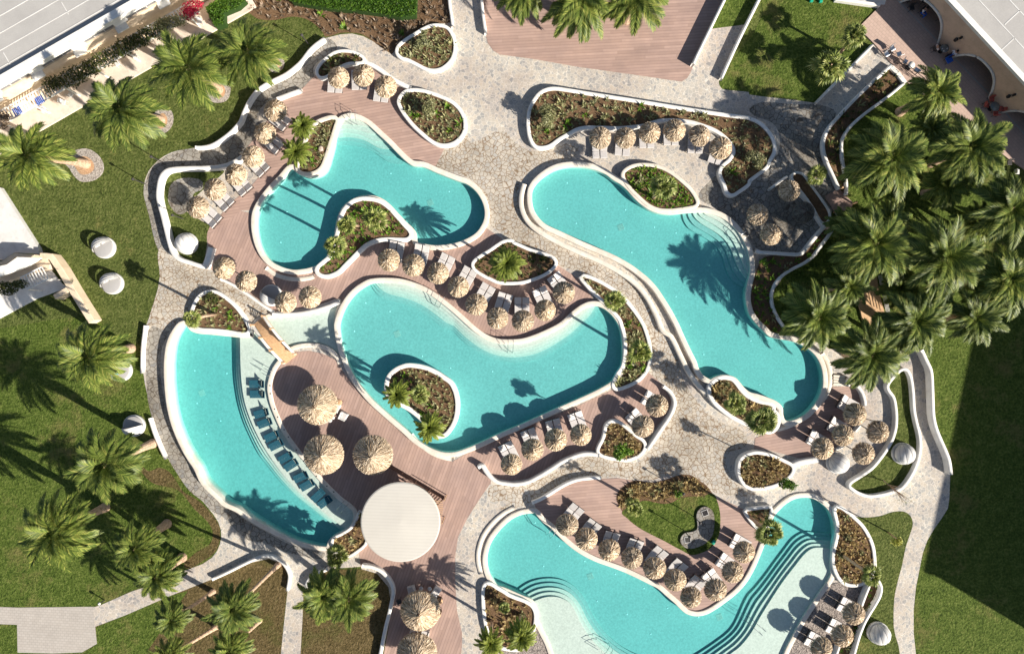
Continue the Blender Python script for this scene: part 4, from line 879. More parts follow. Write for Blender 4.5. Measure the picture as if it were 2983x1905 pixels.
# ---------------------------------------------------------------- thatched umbrellas
def thatch_mesh(seed, R, Ht, tiers, n, wd, ln):
    r = random.Random(seed); m = MB()
    prof = [(.02, Ht)] + [(R*.93*i/12, Ht*(1-(i/12))**1.0+ (0 if i < 12 else 0)) for i in range(1, 13)]
    for q in range(n):
        rr = R*math.sqrt(r.uniform(.0, 1.0)); a = r.uniform(0, 2*math.pi)
        tier = min(int(rr/R*tiers), tiers-1); fr = rr/R*tiers-tier
        rr2 = min(R*r.uniform(.97, 1.05), rr + ln*r.uniform(.6, 1.2))
        def z(x, lift): return Ht*(1-x/R) + lift
        lift = .02 + .13*R/1.2*fr*(1 if tier < tiers-1 else .4)*r.uniform(.3, 1) + (.07 if tiers-1 > tier else 0)
        da = r.uniform(-.16, .16)*min(1, .6*R/max(rr, .15)*.6)
        p0 = Vector((math.cos(a)*rr, math.sin(a)*rr, z(rr, lift+.03))); p1 = Vector((math.cos(a+da)*rr2, math.sin(a+da)*rr2, z(rr2, lift*.6+r.uniform(-.05, .13))))
        t = Vector((-math.sin(a), math.cos(a), r.uniform(-.9, .9)))*wd*r.uniform(.5, 1.3)
        m.add([p0-t*.5, p0+t*.5, p1+t*.3, p1-t*.3], [(0, 1, 2, 3)])
    for q in range(int(n*.28)):           # drooping fringe
        a = r.uniform(0, 2*math.pi); rr = R*r.uniform(.9, .99); r2 = R*r.uniform(1.0, 1.08)
        p0 = Vector((math.cos(a)*rr, math.sin(a)*rr, Ht*(1-rr/R)+.05)); da = r.uniform(-.08, .08); p1 = Vector((math.cos(a+da)*r2, math.sin(a+da)*r2, r.uniform(-.22, -.02)))
        t = Vector((-math.sin(a), math.cos(a), 0))*wd*.6
        m.add([p0-t, p0+t, p1+t*.3, p1-t*.3], [(0, 1, 2, 3)])
    return m
def cone(R, Ht): return MB().lathe([(R*.94, -.05), (R*.6, Ht*.4-.05), (.03, Ht-.03)], 28)
TH = [thatch_mesh(10+i, 1.13, .62, 3, 950, .085, .36).mesh('canopy', M['straw']) for i in range(5)]
UND = cone(1.13, .58).mesh('lining', M['darkwood']); CAP = thatch_mesh(77, .36, .30, 1, 200, .04, .2).mesh('cap', M['straw'])
POL = MB().tube([(0, 0, 0), (0, 0, 2.3)], .055, 8).mesh('pole', M['pole'], True)
THG = thatch_mesh(40, 1.13, .62, 3, 1500, .04, .3).mesh('canopy', M['straw_grey'])
BIG = [thatch_mesh(60+i, 1.82, 1.15, 1, 3600, .06, .5).mesh('canopy', M['straw']) for i in range(3)]
UNDB = cone(1.82, 1.1).mesh('lining', M['darkwood']); POLB = MB().tube([(0, 0, 0), (0, 0, 2.6)], .09, 8).mesh('pole', M['pole'], True)
ORD = ['first', 'second', 'third', 'fourth', 'fifth', 'sixth', 'seventh', 'eighth', 'ninth', 'tenth']
ui = [0]
def umbrella(s, label, grp, grey=False, hz=0.0):
    p = at(s, 2.15); i = ui[0]; ui[0] += 1
    T = thing('thatched_umbrella', label, 'umbrella', (p[0], p[1], hz), i*2.4, grp)
    c = link('canopy', THG if grey else TH[i % 5], T, (0, 0, 1.95)); k = random.uniform(.86, .92); c.scale = (k, k, random.uniform(.9, 1.15)); c.rotation_euler = (random.uniform(-.06, .06), random.uniform(-.06, .06), 0); link('lining', UND, c)
    if not grey: link('cap', CAP, c, (0, 0, .40))
    link('pole', POL, T); return T
# sun loungers, seat and raised back; local +y is the head end, origin at the middle of the pair's own lounger
def lounger_meshes(up):
    fr = MB(); 
    for x in (-.32, .32): fr.box((x, 0, .28), (.05, 1.95, .06))
    for y in (-.93, .0, .93): fr.box((0, y, .28), (.6, .05, .05))
    seat = MB().soft((0, -.36, .345), (.68, 1.22, .07), b=.03)
    th = .44 if up else .14
    bk = MB(); mm = Matrix.Translation((0, .28, .345)) @ Matrix.Rotation(th, 4, 'X')
    tmp = MB().soft((0, .36, 0), (.68, .72, .07), b=.03); bk.v = [tuple(mm @ Vector(p)) for p in tmp.v]; bk.f = tmp.f
    legs = [MB().box((x*.31, y*.85, .13), (.05, .05, .26)).mesh('leg', M['frame']) for x in (-1, 1) for y in (-1, 1)]
    return fr.mesh('frame', M['frame']), seat.mesh('seat', M['cushion']), bk.mesh('backrest', M['cushion']), legs
LU, LF = lounger_meshes(True), lounger_meshes(False)
def lounger(x, y, rz, up, label, grp, hz=0.0, towel=None):
    fr, se, bk, lg = LU if up else LF
    T = thing('sun_lounger', label, 'sun lounger', (x, y, hz+.04), rz, grp)
    link('frame', fr, T); link('seat', se, T); link('backrest', bk, T)
    for q in lg: link('leg', q, T)
    return T
def pair(e, ax, up, where, grp):
    """e: survey point of the middle of the pair's visible ends; ax: survey direction pointing out of the shade"""
    px, py = at(e, .6 if up else .4); a = Vector((ax[0], -ax[1])); a.normalize(); s = Vector((a.y, -a.x))
    if up: px, py = px + a.x*.34, py + a.y*.34
    L = 1.95 if not up else 1.86
    cx, cy = px - a.x*L/2 - (a.x*.0), py - a.y*L/2
    rz = math.atan2(a.y, a.x) - math.pi/2
    for k, nm in ((-1, 'left'), (1, 'right')):
        q = Vector((cx, cy)) + s*k*.385
        side = {(-1): 'anticlockwise', 1: 'clockwise'}[k]
        hv = s*k
        nm = ('upper' if hv.y > 0 else 'lower') if abs(hv.y) > abs(hv.x) else ('right' if hv.x > 0 else 'left')
        lounger(q.x, q.y, rz, up, '%s grey lounger under the %s' % (nm, where), grp)
ROWS = [
 ('three topmost umbrellas beside the kidney planter', 'from the left', '12:', [(855, 675, 828, 815, -.05, 1), (1075, 655, 1043, 790, .03, 1), (1270, 755, 1228, 895, -.12, 1)], False, 'of three by the kidney planter'),
 ('six umbrellas lining the left edge of the upper deck', 'from the top', '12:', [(300, 965, 385, 1085, .78, .62), (210, 1165, 322, 1290, .75, .66), (105, 1370, 192, 1490, .7, .7), ('21:', 2060, 129, 2145, 260, .65, .76), ('21:', 1875, 258, 1988, 392, .7, .7), ('21:', 1725, 415, 1882, 535, .75, .66)], True, 'of six along the upper deck edge'),
 ('two umbrellas between closed daybed and crescent pool walk', 'from the top', '21:', [(1955, 950), (2150, 1065)], True, ''),
 ('two umbrellas beside the shaded white daybed', 'from the left', '22:', [(390, 1250), (605, 1205)], True, ''),
 ('nine umbrellas arching above the centre pool', 'from the left', '22:', [(1300, 880, 1372, 752, .2, -.98), (1515, 925, 1592, 778, .22, -.98), (1730, 995, 1815, 868, .45, -.9), (1910, 1115, 2008, 985, .5, -.87), (2070, 1270, 2168, 1130, .5, -.87), (2255, 1390, 2322, 1205, .3, -.95), ('23:', 220, 1415, 212, 1240, 0, -1), ('23:', 415, 1320, 370, 1158, -.42, -.9), ('23:', 580, 1165, 500, 1038, -.6, -.8)], True, 'of nine arching above the centre pool'),
 ('six umbrellas in front of the long flower bed', 'from the left', '13:', [(900, 1205, 895, 1390, .03, 1), (1120, 1205, 1087, 1367, -.1, 1), (1335, 1160, 1305, 1300, 0, 1), (1555, 1140, 1518, 1275, 0, 1), (1775, 1185, 1727, 1345, -.05, 1), (1960, 1295, 1897, 1437, -.32, .95)], False, 'of six by the long flower bed'),
 ('three straw umbrellas on the shaded stone terrace', 'from the top', '24:', [(360, 270), (80, 480), (200, 655)], True, ''),
 ('three umbrellas on the lower right deck', 'from the top', '34:', [(935, 835, 825, 728, -.87, -.5), (830, 1020, 732, 920, -.87, -.5), (650, 1135, 548, 1035, -.87, -.5)], True, 'of three on the lower right deck'),
 ('two umbrellas on flagstones by the boomerang lawn', 'from the top', '34:', [(1135, 990), (1010, 1180)], True, ''),
 ('four umbrellas below the centre pool', 'from the left', '33:', [(120, 1275, 72, 1118, -.45, -.9), (305, 1145, 268, 998, -.37, -.93), (510, 1060, 485, 912, -.27, -.96), (730, 1015, 680, 848, -.35, -.93)], True, 'of four below the centre pool'),
 ('two umbrellas inside the hooked white wall', 'from the top', '33:', [(1400, 760, 1305, 688, -.85, -.52), (1275, 940, 1182, 840, -.68, -.73)], True, 'of two inside the hooked wall'),
 ('ten umbrellas following the curve of the lowest deck', 'from the left', '43:', [(610, 410, 690, 270, .6, -.8), (780, 535, 842, 405, .58, -.82), (980, 630, 1003, 500, .25, -.97), (1180, 700, 1212, 565, .3, -.95), (1380, 790, 1428, 645, .6, -.8), (1560, 895, 1602, 755, .6, -.8), (1700, 1045, 1760, 905, .6, -.8), (1915, 980, 1850, 840, -.6, -.8), (2065, 825, 1962, 712, -.8, -.6), (2165, 650, 2080, 548, -.87, -.5)], True, 'of ten round the lowest deck'),
 ('three umbrellas on the gravel strip', 'from the top', '44:', [(925, 1190, 815, 1102, -.87, -.5), (825, 1385, 718, 1290, -.87, -.5), (640, 1490, 530, 1402, -.87, -.5)], True, 'of three on the gravel strip')]
for desc, frm, tile, items, up, short in ROWS:
    for i, it in enumerate(items):
        tl = tile
        if isinstance(it[0], str): tl, it = it[0], it[1:]
        umbrella('%s %d,%d' % (tl, it[0], it[1]), '%s thatched umbrella %s of %s' % (ORD[i], frm, desc.replace('umbrellas ', '').replace('straw ', '')), desc)
        if len(it) == 6: pair('%s %d,%d' % (tl, it[2], it[3]), (it[4], it[5]), up, '%s umbrella %s' % (ORD[i], short), 'sun loungers under the ' + desc)
umbrella('24: 485,460', 'thatched umbrella with shade painted grey into its straw, beside its straw neighbours', 'umbrellas on the shaded terrace', True)
for i, (s, lab) in enumerate((('32: 660,755', 'large round thatched parasol nearest the footbridge'), ('32: 715,1195', 'large round thatched parasol at the crescent pool rim'), ('32: 1150,1200', 'large round thatched parasol half shaded by the round white roof'), ('42: 1570,1180', 'large round thatched parasol over white lounge seats at the bottom'), ('42: 1540,1550', 'large round thatched parasol cut by the lower picture edge'))):
    h = 2.5; p = at(s, h); T = thing('thatched_parasol', lab, 'umbrella', (p[0], p[1], 0), i*1.1, 'large thatched parasols')
    c = link('canopy', BIG[i % 3], T, (0, 0, 1.95)); link('lining', UNDB, c); link('pole', POLB, T)
# ---------------------------------------------------------------- round daybeds with folding hoods
def daybed(s, label, az, closed=False, towel=None, hz=.02):
    """az: direction the hood opens to; hood = ribbed part of a sphere"""
    p = at(s, .5); T = thing('daybed', label, 'daybed', (p[0], p[1], hz), az); R = .98
    MB().lathe([(R*.98, 0), (R*1.08, .06), (R*1.08, .34), (R*1.04, .38)], 40).build('base', M['canvas'], T, True, False)
    MB().lathe([(R*.98, .38), (R*.98, .50), (R*.88, .54)], 40).build('mattress', M['mattress'], T, True, False)
    a0, a1 = (math.radians(8), math.radians(172)) if closed else (math.radians(14), math.radians(84)); n = 5
    m = MB(); rb = MB()
    for g in range(n):                     # gores turning about the x axis
        t0, t1 = a0+(a1-a0)*g/n, a0+(a1-a0)*(g+1)/n; rows = []
        for q in range(5):
            t = t0+(t1-t0)*q/4; bul = 1.0 + .05*math.sin(math.pi*q/4); row = []
            for e in range(17):
                f = math.pi*e/16; x = -R*math.cos(f)*1.02; rr = R*math.sin(f)*bul; row.append((x, -rr*math.cos(t)*-1, .45+rr*math.sin(t)*1.05))
            rows.append(row)
        m.rings(rows, False, False, closed=False)
    for g in range(n+1):
        t = a0+(a1-a0)*g/n; rb.tube([(-R*math.cos(math.pi*e/16)*1.02, R*math.sin(math.pi*e/16)*math.cos(t), .46+R*math.sin(math.pi*e/16)*math.sin(t)*1.06) for e in range(17)], .02, 5)
    h = m.build('hood', M['canvas'], T, True, False); rb.build('rib', M['seam'], h, True, False)
    for k in (-1, 1): MB().soft((.35*k, .45, .60), (.5, .32, .14), b=.05).build('pillow', M['canvas'], T, False, False)
    if towel == 'open':
        pass
    return p
daybed('21: 905,770', 'white round daybed with half open hood on upper left lawn, above its twin', math.radians(30))
daybed('21: 975,1085', 'white round daybed with half open hood on left lawn, below its twin', math.radians(25))
daybed('21: 1630,735', 'white round daybed with tightly closed hood inside the walled grass pod', math.radians(-60), True)
daybed('22: 265,1190', 'white round daybed partly shaded under a thatched umbrella', math.radians(150))
pt = daybed('31: 1050,450', 'white round daybed with towels, half covered by palm fronds', math.radians(75))
daybed('31: 1165,935', 'white round daybed with hood folded open near leaning palm trunk', math.radians(190))
daybed('34: 1355,1180', 'white closed daybed on the boomerang shaped lawn', math.radians(-80), True)
daybed('34: 780,1260', 'white closed daybed on flagstones beside lower right umbrellas', math.radians(-40), True)
daybed('44: 1140,1360', 'white closed daybed by the lower right path', math.radians(-75), True)
for s, mt, lab in (('31: 1010,480', 'cyan', 'cyan towel lying on the daybed beneath palm fronds'), ('31: 1030,450', 'purple', 'purple towel lying on the daybed beneath palm fronds')):
    p = at(s, .6); o = MB().soft((0, 0, .0), (.42, .34, .06), b=.02).build('towel', M[mt], None); o.location = (p[0], p[1], .60); o.rotation_euler = (0, 0, .6); tag(o, lab, 'towel')
# ---------------------------------------------------------------- in-water loungers on the shallow shelf along the bar rim
rim_ = ['32: 215,565', '32: 222,655', '32: 262,800', '32: 290,880', '32: 345,990', '32: 392,1060', '32: 475,1165', '32: 520,1225', '32: 600,1345', '32: 655,1410', '42: 745,85', '42: 808,150']
mid_ = ['32: 150,565', '32: 155,655', '32: 190,820', '32: 220,905', '32: 280,1020', '32: 320,1095', '32: 402,1205', '32: 450,1270', '32: 535,1375', '32: 590,1445', '42: 685,140', '42: 745,195']
pb = mat('navy_sling', (.014, .085, .125), .7)
sp = MB(); bk = MB()
for i in range(11): sp.box((0, -.66+.098*i, .16), (.70, .084, .03))
for i in range(6): bk.box((0, .44+.062*i, .22+.085*i), (.70, .03, .075))
SPM, BKM = sp.mesh('slats', pb), bk.mesh('backrest', pb)
fr_ = MB()
for x in (-.35, .35): fr_.box((x, -.12, .14), (.05, 1.15, .05))
FRM = fr_.mesh('frame', pb); LGM = [MB().box((x*.33, y, -.02), (.05, .05, .28)).mesh('leg', pb) for x in (-1, 1) for y in (-.6, .35)]
for i, (r_, c_) in enumerate(zip(rim_, mid_)):
    r, c = at(r_), at(c_); rz = math.atan2(r[1]-c[1], r[0]-c[0])-math.pi/2
    T = thing('pool_lounger', 'dark blue slatted lounger in shallow water, %s from the footbridge along the bar rim' % (ORD + ['eleventh', 'twelfth'])[i], 'pool lounger', (c[0]+.05, c[1], .02), rz, 'pool loungers along the bar rim')
    T.scale = (1.0, 1.1, 1.0); link('slats', SPM, T); link('backrest', BKM, T); link('frame', FRM, T)
    for q in LGM: link('leg', q, T)
# deck furniture
def lounge(label, s, rz, h=.0):
    p = at(s, .4); T = thing('lounge_chair', label, 'armchair', (p[0], p[1], .035), rz)
    MB().soft((0, 0, .22), (.72, .72, .40), b=.03).build('base', M['canvas'], T, False, False)
    MB().soft((.04, 0, .46), (.58, .56, .14), b=.05).build('cushion', M['cushion'], T, False, False)
    MB().soft((-.32, 0, .55), (.12, .72, .5), b=.04).build('backrest', M['canvas'], T, False, False)
    for k in (-1, 1): MB().soft((0, .33*k, .50), (.62, .1, .22), b=.03).build('armrest', M['canvas'], T, False, False)
def stool(label, s, mt, z=.5, r=.24):
    p = at(s, z); T = thing('stool', label, 'stool', (p[0], p[1], .035)); MB().lathe([(r, z-.08), (r, z-.02), (r-.03, z)], 20, cap0=True).build('seat', M[mt], T, True, False)
    for i in range(3):
        a = i*2.1; MB().tube([(math.cos(a)*r*.8, math.sin(a)*r*.8, 0), (math.cos(a)*r*.5, math.sin(a)*r*.5, z-.07)], .02, 5).build('leg', M['darkwood'], T, False, False)
lounge('cream lounge armchair left of the lowest parasol pair of poufs', '42: 1500,975', math.radians(-165))
lounge('cream lounge armchair right of the two round poufs', '42: 1720,985', math.radians(-35))
lounge('cream lounge armchair left one under the parasol lower fringe', '42: 1525,1355', math.radians(100))
lounge('cream lounge armchair right one under the parasol lower fringe', '42: 1620,1360', math.radians(75))
lounge('cream lounge armchair in bar shadow beside the big parasol', '32: 905,850', math.radians(-25))
stool('round cream pouf, left of the two by the lounge chairs', '42: 1585,963', 'canvas', .9, .2)
stool('round cream pouf, right of the two by the lounge chairs', '42: 1660,965', 'canvas', .9, .2)
stool('round tan stool nearer the white table under bottom parasol', '42: 1750,1075', 'wood', .75, .28)
stool('round tan stool lower right of the bottom parasol', '42: 1735,1192', 'wood', .75, .28)
stool('round tan stool beside the parasol nearest the footbridge', '32: 868,728', 'wood', .75, .28)
stool('small pale stool in the bar shadow by the big parasol', '32: 812,862', 'canvas', .6, .18)
stool('grey pale stool touching the big parasol edge in bar shadow', '32: 785,885', 'cushion', .55, .22)
T = thing('lounge_table', 'long white table half hidden under the bottom thatched parasol', 'table', at('42: 1630,1045', .7)+(.035,), math.radians(-8)); MB().soft((0, 0, .68), (2.0, .75, .08), b=.02).build('tabletop', M['canvas'], T, False, False)
for x in (-.85, .85): MB().box((x, 0, .32), (.08, .6, .64)).build('leg', M['canvas'], T, False, False)
T = thing('lounge_table', 'white table corner showing from under the parasol nearest the footbridge', 'table', at('32: 830,770', .7)+(.035,), math.radians(-25)); MB().soft((0, 0, .68), (.9, .9, .08), b=.02).build('tabletop', M['canvas'], T, False, False)
for x in (-.35, .35): MB().box((x, 0, .32), (.08, .6, .64)).build('leg', M['canvas'], T, False, False)
chair('dark wooden chair right of the parasol nearest the footbridge', at('32: 835,690')+(.035,), math.radians(200), 'pole', 'darkwood')
chair('dark wooden chair beside tan stool at bottom parasol', at('42: 1745,1030')+(.035,), math.radians(250), 'pole', 'darkwood')
chair('dark wooden chair above the lower tan stool at bottom parasol', at('42: 1745,1140')+(.035,), math.radians(245), 'pole', 'darkwood')
chair('dark chair in shadow left of the bottom parasol', at('42: 1400,1060')+(.035,), math.radians(20), 'frame', 'frame')
# ---------------------------------------------------------------- pool handrails and lamp posts
def rail(pts, label):
    m = MB(); m.tube(pts, .03, 6); o = m.build('handrail', M['chrome'], None, True); tag(o, label, 'handrail')
def handrail(s, lab, z0=.3, h=.9):
    q = [at(x) for x in s.split('|')]; (a, b) = q[0], q[-1]
    T = thing('handrail', lab, 'handrail', (a[0], a[1], 0))
    for k in (0, 1):
        ux, uy = b[0]-a[0], b[1]-a[1]; l = math.hypot(ux, uy) or 1; ox, oy = -uy/l*.5*k, ux/l*.5*k
        MB().tube([(a[0]+ox, a[1]+oy, z0), (a[0]+ox, a[1]+oy, z0+h), (a[0]+ox+ux*.5, a[1]+oy+uy*.5, z0+h*.95), (b[0]+ox, b[1]+oy, z0+h*.3), (b[0]+ox, b[1]+oy, z0-.6)], .028, 6).build('rail', M['chrome'], T)
handrail('12: 985,1000|12: 985,1100', 'steel handrail pair at the tip of upper left pool')
handrail('22: 1760,1190|22: 1710,1280', 'steel handrail pair on the upper curved steps of centre pool')
handrail('32: 2350,180|32: 2345,290', 'steel handrail pair at the lower curve of centre pool steps')
handrail('23: 2140,645|23: 2060,700', 'steel handrail pair on S shaped pool steps')
handrail('43: 2310,1290|43: 2180,1180', 'steel handrail pair crossing the striped pool steps')
handrail('43: 930,1530|43: 1000,1480', 'steel handrail pair at bottom edge of lowest pool')
handrail('32: 290,450|32: 200,405', 'steel handrail near footbridge on the bar rim', .1)
handrail('42: 915,190|42: 850,270', 'steel handrail at tail of the crescent pool', .1)
handrail('43: 470,410|43: 420,485', 'steel handrail on the left of the lowest pool', .1)
LPM = MB().tube([(0, 0, 0), (0, 0, 2.1)], .045, 6).mesh('post', M['frame']); LHM = MB().lathe([(.03, 0), (.13, .05), (.13, .2), (.04, .26)], 12).mesh('lamp_head', M['frame'])
for s, lab in (('12: 600,395', 'thin lamp post at the curve above the kidney planter'), ('21: 1275,215', 'thin lamp post beside the shaded walk at upper left lawn'), ('21: 1610,520', 'thin lamp post inside the walled grass pod'), ('34: 1030,875', 'thin lamp post behind lower right umbrellas'), ('43: 1720,330', 'thin lamp post beside upper end of the stone kidney path'), ('43: 1630,450', 'thin lamp post beside lower end of the stone kidney path'), ('33: 1580,1480', 'thin lamp post inside the oval flower bed'), ('42: 750,775', 'thin lamp post above the twin palms'), ('11: 1430,1425', 'thin lamp post by the upper left walk')):
    p = at(s); T = thing('lamp_post', lab, 'lamp post', (p[0], p[1], 0), 0, 'thin lamp posts'); link('post', LPM, T); link('lamp_head', LHM, T, (0, 0, 2.1))
p = at('41: 870,1095', .9); T = thing('bollard_light', 'short bollard with white globe at the paved forecourt corner', 'bollard', (p[0], p[1], 0)); MB().tube([(0, 0, 0), (0, 0, .8)], .05, 8).build('post', M['frame'], T, False, False)
MB().lathe([(.02, -.14), (.11, -.08), (.14, 0), (.11, .08), (.02, .14)], 14).build('globe', M['canvas'], link('lamp_head', None, T, (0, 0, .9)), True, False)
for s, lab in (('43: 1818,300', 'dark metal grate at the upper end of stone kidney path'), ('43: 1665,535', 'dark metal grate at the lower end of stone kidney path')):
    p = at(s, .24); T = thing('metal_grate', lab, 'grate', (p[0], p[1], .225), .1 if '535' in s else .35); m = MB()
    for i in range(7): m.box((-.24+.08*i, 0, .03), (.03, .5, .02))
    m.build('bars', M['frame'], T, False, False); m = MB(); [m.box((x*.29, 0, .03), (.04, .56, .04)) for x in (-1, 1)]; [m.box((0, y*.27, .03), (.56, .04, .04)) for y in (-1, 1)]; m.build('rim', M['canvas'], T, False, False)
o = MB().soft((0, 0, .1), (.42, .30, .2), b=.03); o = o.build('cool_box', mat('teal_plastic', (.01, .35, .22), .5), None); o.location = at('43: 1890,552')+(.06,); o.rotation_euler = (0, 0, .9); tag(o, 'small teal green box on the grass below stone kidney path', 'box')
for s, lab in (('14: 538,8', 'teal green box at the top edge lawn, left of two'), ('14: 620,12', 'teal green box at the top edge lawn, right of two')):
    p = at(s); o = MB().soft((0, 0, .12), (.3, .42, .24), b=.03).build('cool_box', bpy.data.materials['teal_plastic'], None); o.location = (p[0], p[1], .03); tag(o, lab, 'box')
# ---------------------------------------------------------------- people and furniture on the shaded terrace
def person(s, label, rz, top, legs, hz=.12):
    """seated figure: one skinned body, clothes as children"""
    p = at(s, .6); T = thing('person', label, 'person', (p[0], p[1], hz), rz)
    J = [(0, 0, .48, .15), (0, .02, .70, .15), (0, .03, .92, .16), (0, .04, 1.04, .065), (0, .03, 1.10, .06), (0, .0, 1.22, .10),
         (.19, .03, .95, .062), (.26, -.06, .72, .048), (.18, -.26, .68, .04), (.16, -.33, .68, .03), (-.19, .03, .95, .062), (-.26, -.06, .72, .048), (-.18, -.26, .68, .04), (-.16, -.33, .68, .03),
         (.10, -.05, .47, .095), (.11, -.45, .48, .07), (.11, -.47, .10, .045), (.11, -.60, .05, .04), (-.10, -.05, .47, .095), (-.11, -.45, .48, .07), (-.11, -.47, .10, .045), (-.11, -.60, .05, .04)]
    E = [(0, 1), (1, 2), (2, 3), (3, 4), (4, 5), (2, 6), (6, 7), (7, 8), (8, 9), (2, 10), (10, 11), (11, 12), (12, 13), (0, 14), (14, 15), (15, 16), (16, 17), (0, 18), (18, 19), (19, 20), (20, 21)]
    def skin(nm, mt, keep, grow=0):
        ids = sorted({i for e in keep for i in e}); mp = {q: i for i, q in enumerate(ids)}
        me = bpy.data.meshes.new(nm); me.from_pydata([J[i][:3] for i in ids], [(mp[a], mp[b]) for a, b in keep], []); me.materials.append(mt)
        o = link(nm, me, T); md = o.modifiers.new('skin', 'SKIN'); sv = me.skin_vertices[0].data
        for i, q in enumerate(ids): sv[i].radius = (J[q][3]+grow,)*2
        sv[0].use_root = True; ss = o.modifiers.new('sub', 'SUBSURF'); ss.levels = ss.render_levels = 2; return o
    skin('body', M['skin'], E); skin('shirt', top, [(0, 1), (1, 2), (2, 6), (6, 7), (2, 10), (10, 11)], .014); skin('trousers', legs, [(0, 14), (14, 15), (15, 16), (0, 18), (18, 19), (19, 20)], .012)
    MB().lathe([(.06, -.02), (.112, .02), (.115, .07), (.07, .12), (.02, .135)], 14, (0, .012, 1.22)).build('hair', M['hair'], T, True, False)
    return T
person('14: 1628,430', 'person in white shirt seated left of the glass table on the shaded terrace', math.radians(100), M['shirt'], M['navy'])
person('14: 1780,478', 'person in white top seated right of the glass table by the arcade', math.radians(-60), M['shirt'], M['navy'])
person('14: 1520,105', 'person in pale blue clothes seated in the dark upper arcade', math.radians(40), M['shirt'], M['blue'])
chair('dark armchair under the white shirted person', at('14: 1628,430', .5)+(.12,), math.radians(100), 'frame', 'frame')
chair('dark armchair under the person right of glass table', at('14: 1780,478', .5)+(.12,), math.radians(-60), 'frame', 'frame')
chair('dark armchair under the person in the upper arcade', at('14: 1520,105', .5)+(.12,), math.radians(40), 'frame', 'frame')
simple_table('glass_table', 'round glass table with cups between two seated people', at('14: 1705,430', .7)+(.12,), .42, .73, M['glass'])
for i, (s, lb) in enumerate((('14: 1688,432', 'left white cup on glass table by the people'), ('14: 1730,430', 'right white cup on glass table by the people'), ('14: 1700,452', 'lower white cup on glass table by the people'))):
    p = at(s, .85); o = MB().lathe([(.035, 0), (.05, .09)], 12, cap0=True).build('cup', M['canvas'], None, True); o.location = (p[0], p[1], .855); tag(o, lb, 'cup')
o = leaves(MB(), (0, 0, .5), (.45, .3, .2), 40, .16, 1, random.Random(3)).build('blue_cloth', M['blue'], None); bpy.data.objects.remove(o)
p = at('14: 1755,525', .6); T = thing('draped_chair', 'chair draped with vivid blue cloth beside the palm crown', 'chair', (p[0], p[1], .12), .5); MB().soft((0, 0, .46), (.62, .60, .08), b=.03).build('cloth', M['blue'], T, False, False); MB().soft((0, .28, .7), (.62, .08, .5), b=.03).build('backrest', M['blue'], T, False, False)
for x in (-.22, .22):
    for y in (-.22, .22): MB().tube([(x, y, 0), (x, y, .43)], .02, 5).build('leg', M['black'], T, False, False)
simple_table('glass_table', 'round glass table ringed by four red chairs', at('14: 2145,938', .7)+(.12,), .45, .73, M['glass'])
for s, rz, lb in (('14: 2120,875', 0, 'red chair above the round table by the arcade'), ('14: 2075,925', 80, 'red chair left of the round table by the arcade'), ('14: 2205,958', -100, 'red chair right of the round table by the arcade'), ('14: 2155,1000', 180, 'red chair below the round table by the arcade')):
    chair(lb, at(s, .45)+(.12,), math.radians(rz), 'red', 'black')
for s, rz, lb in (('14: 1675,165', 60, 'dark red chair inside the upper arcade'), ('14: 1420,75', 10, 'pale chair near the upper arcade post'), ('14: 1380,0', 0, 'black chair at the top edge of the arcade'), ('14: 1530,10', 0, 'black chair deeper in the top arcade')):
    chair(lb, at(s, .45)+(.12,), math.radians(rz), 'red' if 'red' in lb else 'frame', 'black')
simple_table('cafe_table', 'round white cafe table on the sunlit terrace edge', at('14: 1415,575', .7)+(.12,), .33, .73, M['canvas'])
for s, rz, lb in (('14: 1360,545', 60, 'wire cafe chair left of the white cafe table'), ('14: 1460,620', -120, 'wire cafe chair right of the white cafe table'), ('14: 1250,430', 30, 'wire cafe chair near the terrace corner, lit by sun'), ('14: 1200,480', 30, 'wire cafe chair by the white wall end'), ('14: 1310,480', 200, 'wire cafe chair casting a round shadow on the terrace'), ('24: 2275,30', 0, 'black cafe chair beyond the palms at right edge'), ('24: 2340,110', 90, 'white cafe chair beyond the palms at right edge')):
    chair(lb, at(s, .45)+(.12,), math.radians(rz), 'chrome' if 'wire' in lb else ('frame' if 'black' in lb else 'canvas'), 'black')
T = thing('railing', 'black metal railing along the sunlit edge of the terrace', 'railing', at('14: 1265,545')+(.12,))
a, b = Vector(at('14: 1265,548')+(.12,)), Vector(at('14: 1470,720')+(.12,)); m = MB()
for h in (.12, .5, .95): m.tube([a+Vector((0, 0, h)), b+Vector((0, 0, h))], .03, 4)
m.build('rail', M['black'], T)
for i in range(5): MB().tube([a+(b-a)*i/4, a+(b-a)*i/4+Vector((0, 0, 1))], .03, 4).build('post', M['black'], T)
o = wall_mb(line('14: 1250,590 1310,650 1370,730', .5, 2), .45, .5).build('garden_wall', M['white'], None); tag(o, 'short thick white wall below the black terrace railing', 'wall')
o = wall_mb(line('14: 760,-10 1150,45', .5, 2), .3, .5).build('garden_wall', M['white'], None); tag(o, 'white wall at top of the upper right lawn', 'wall')
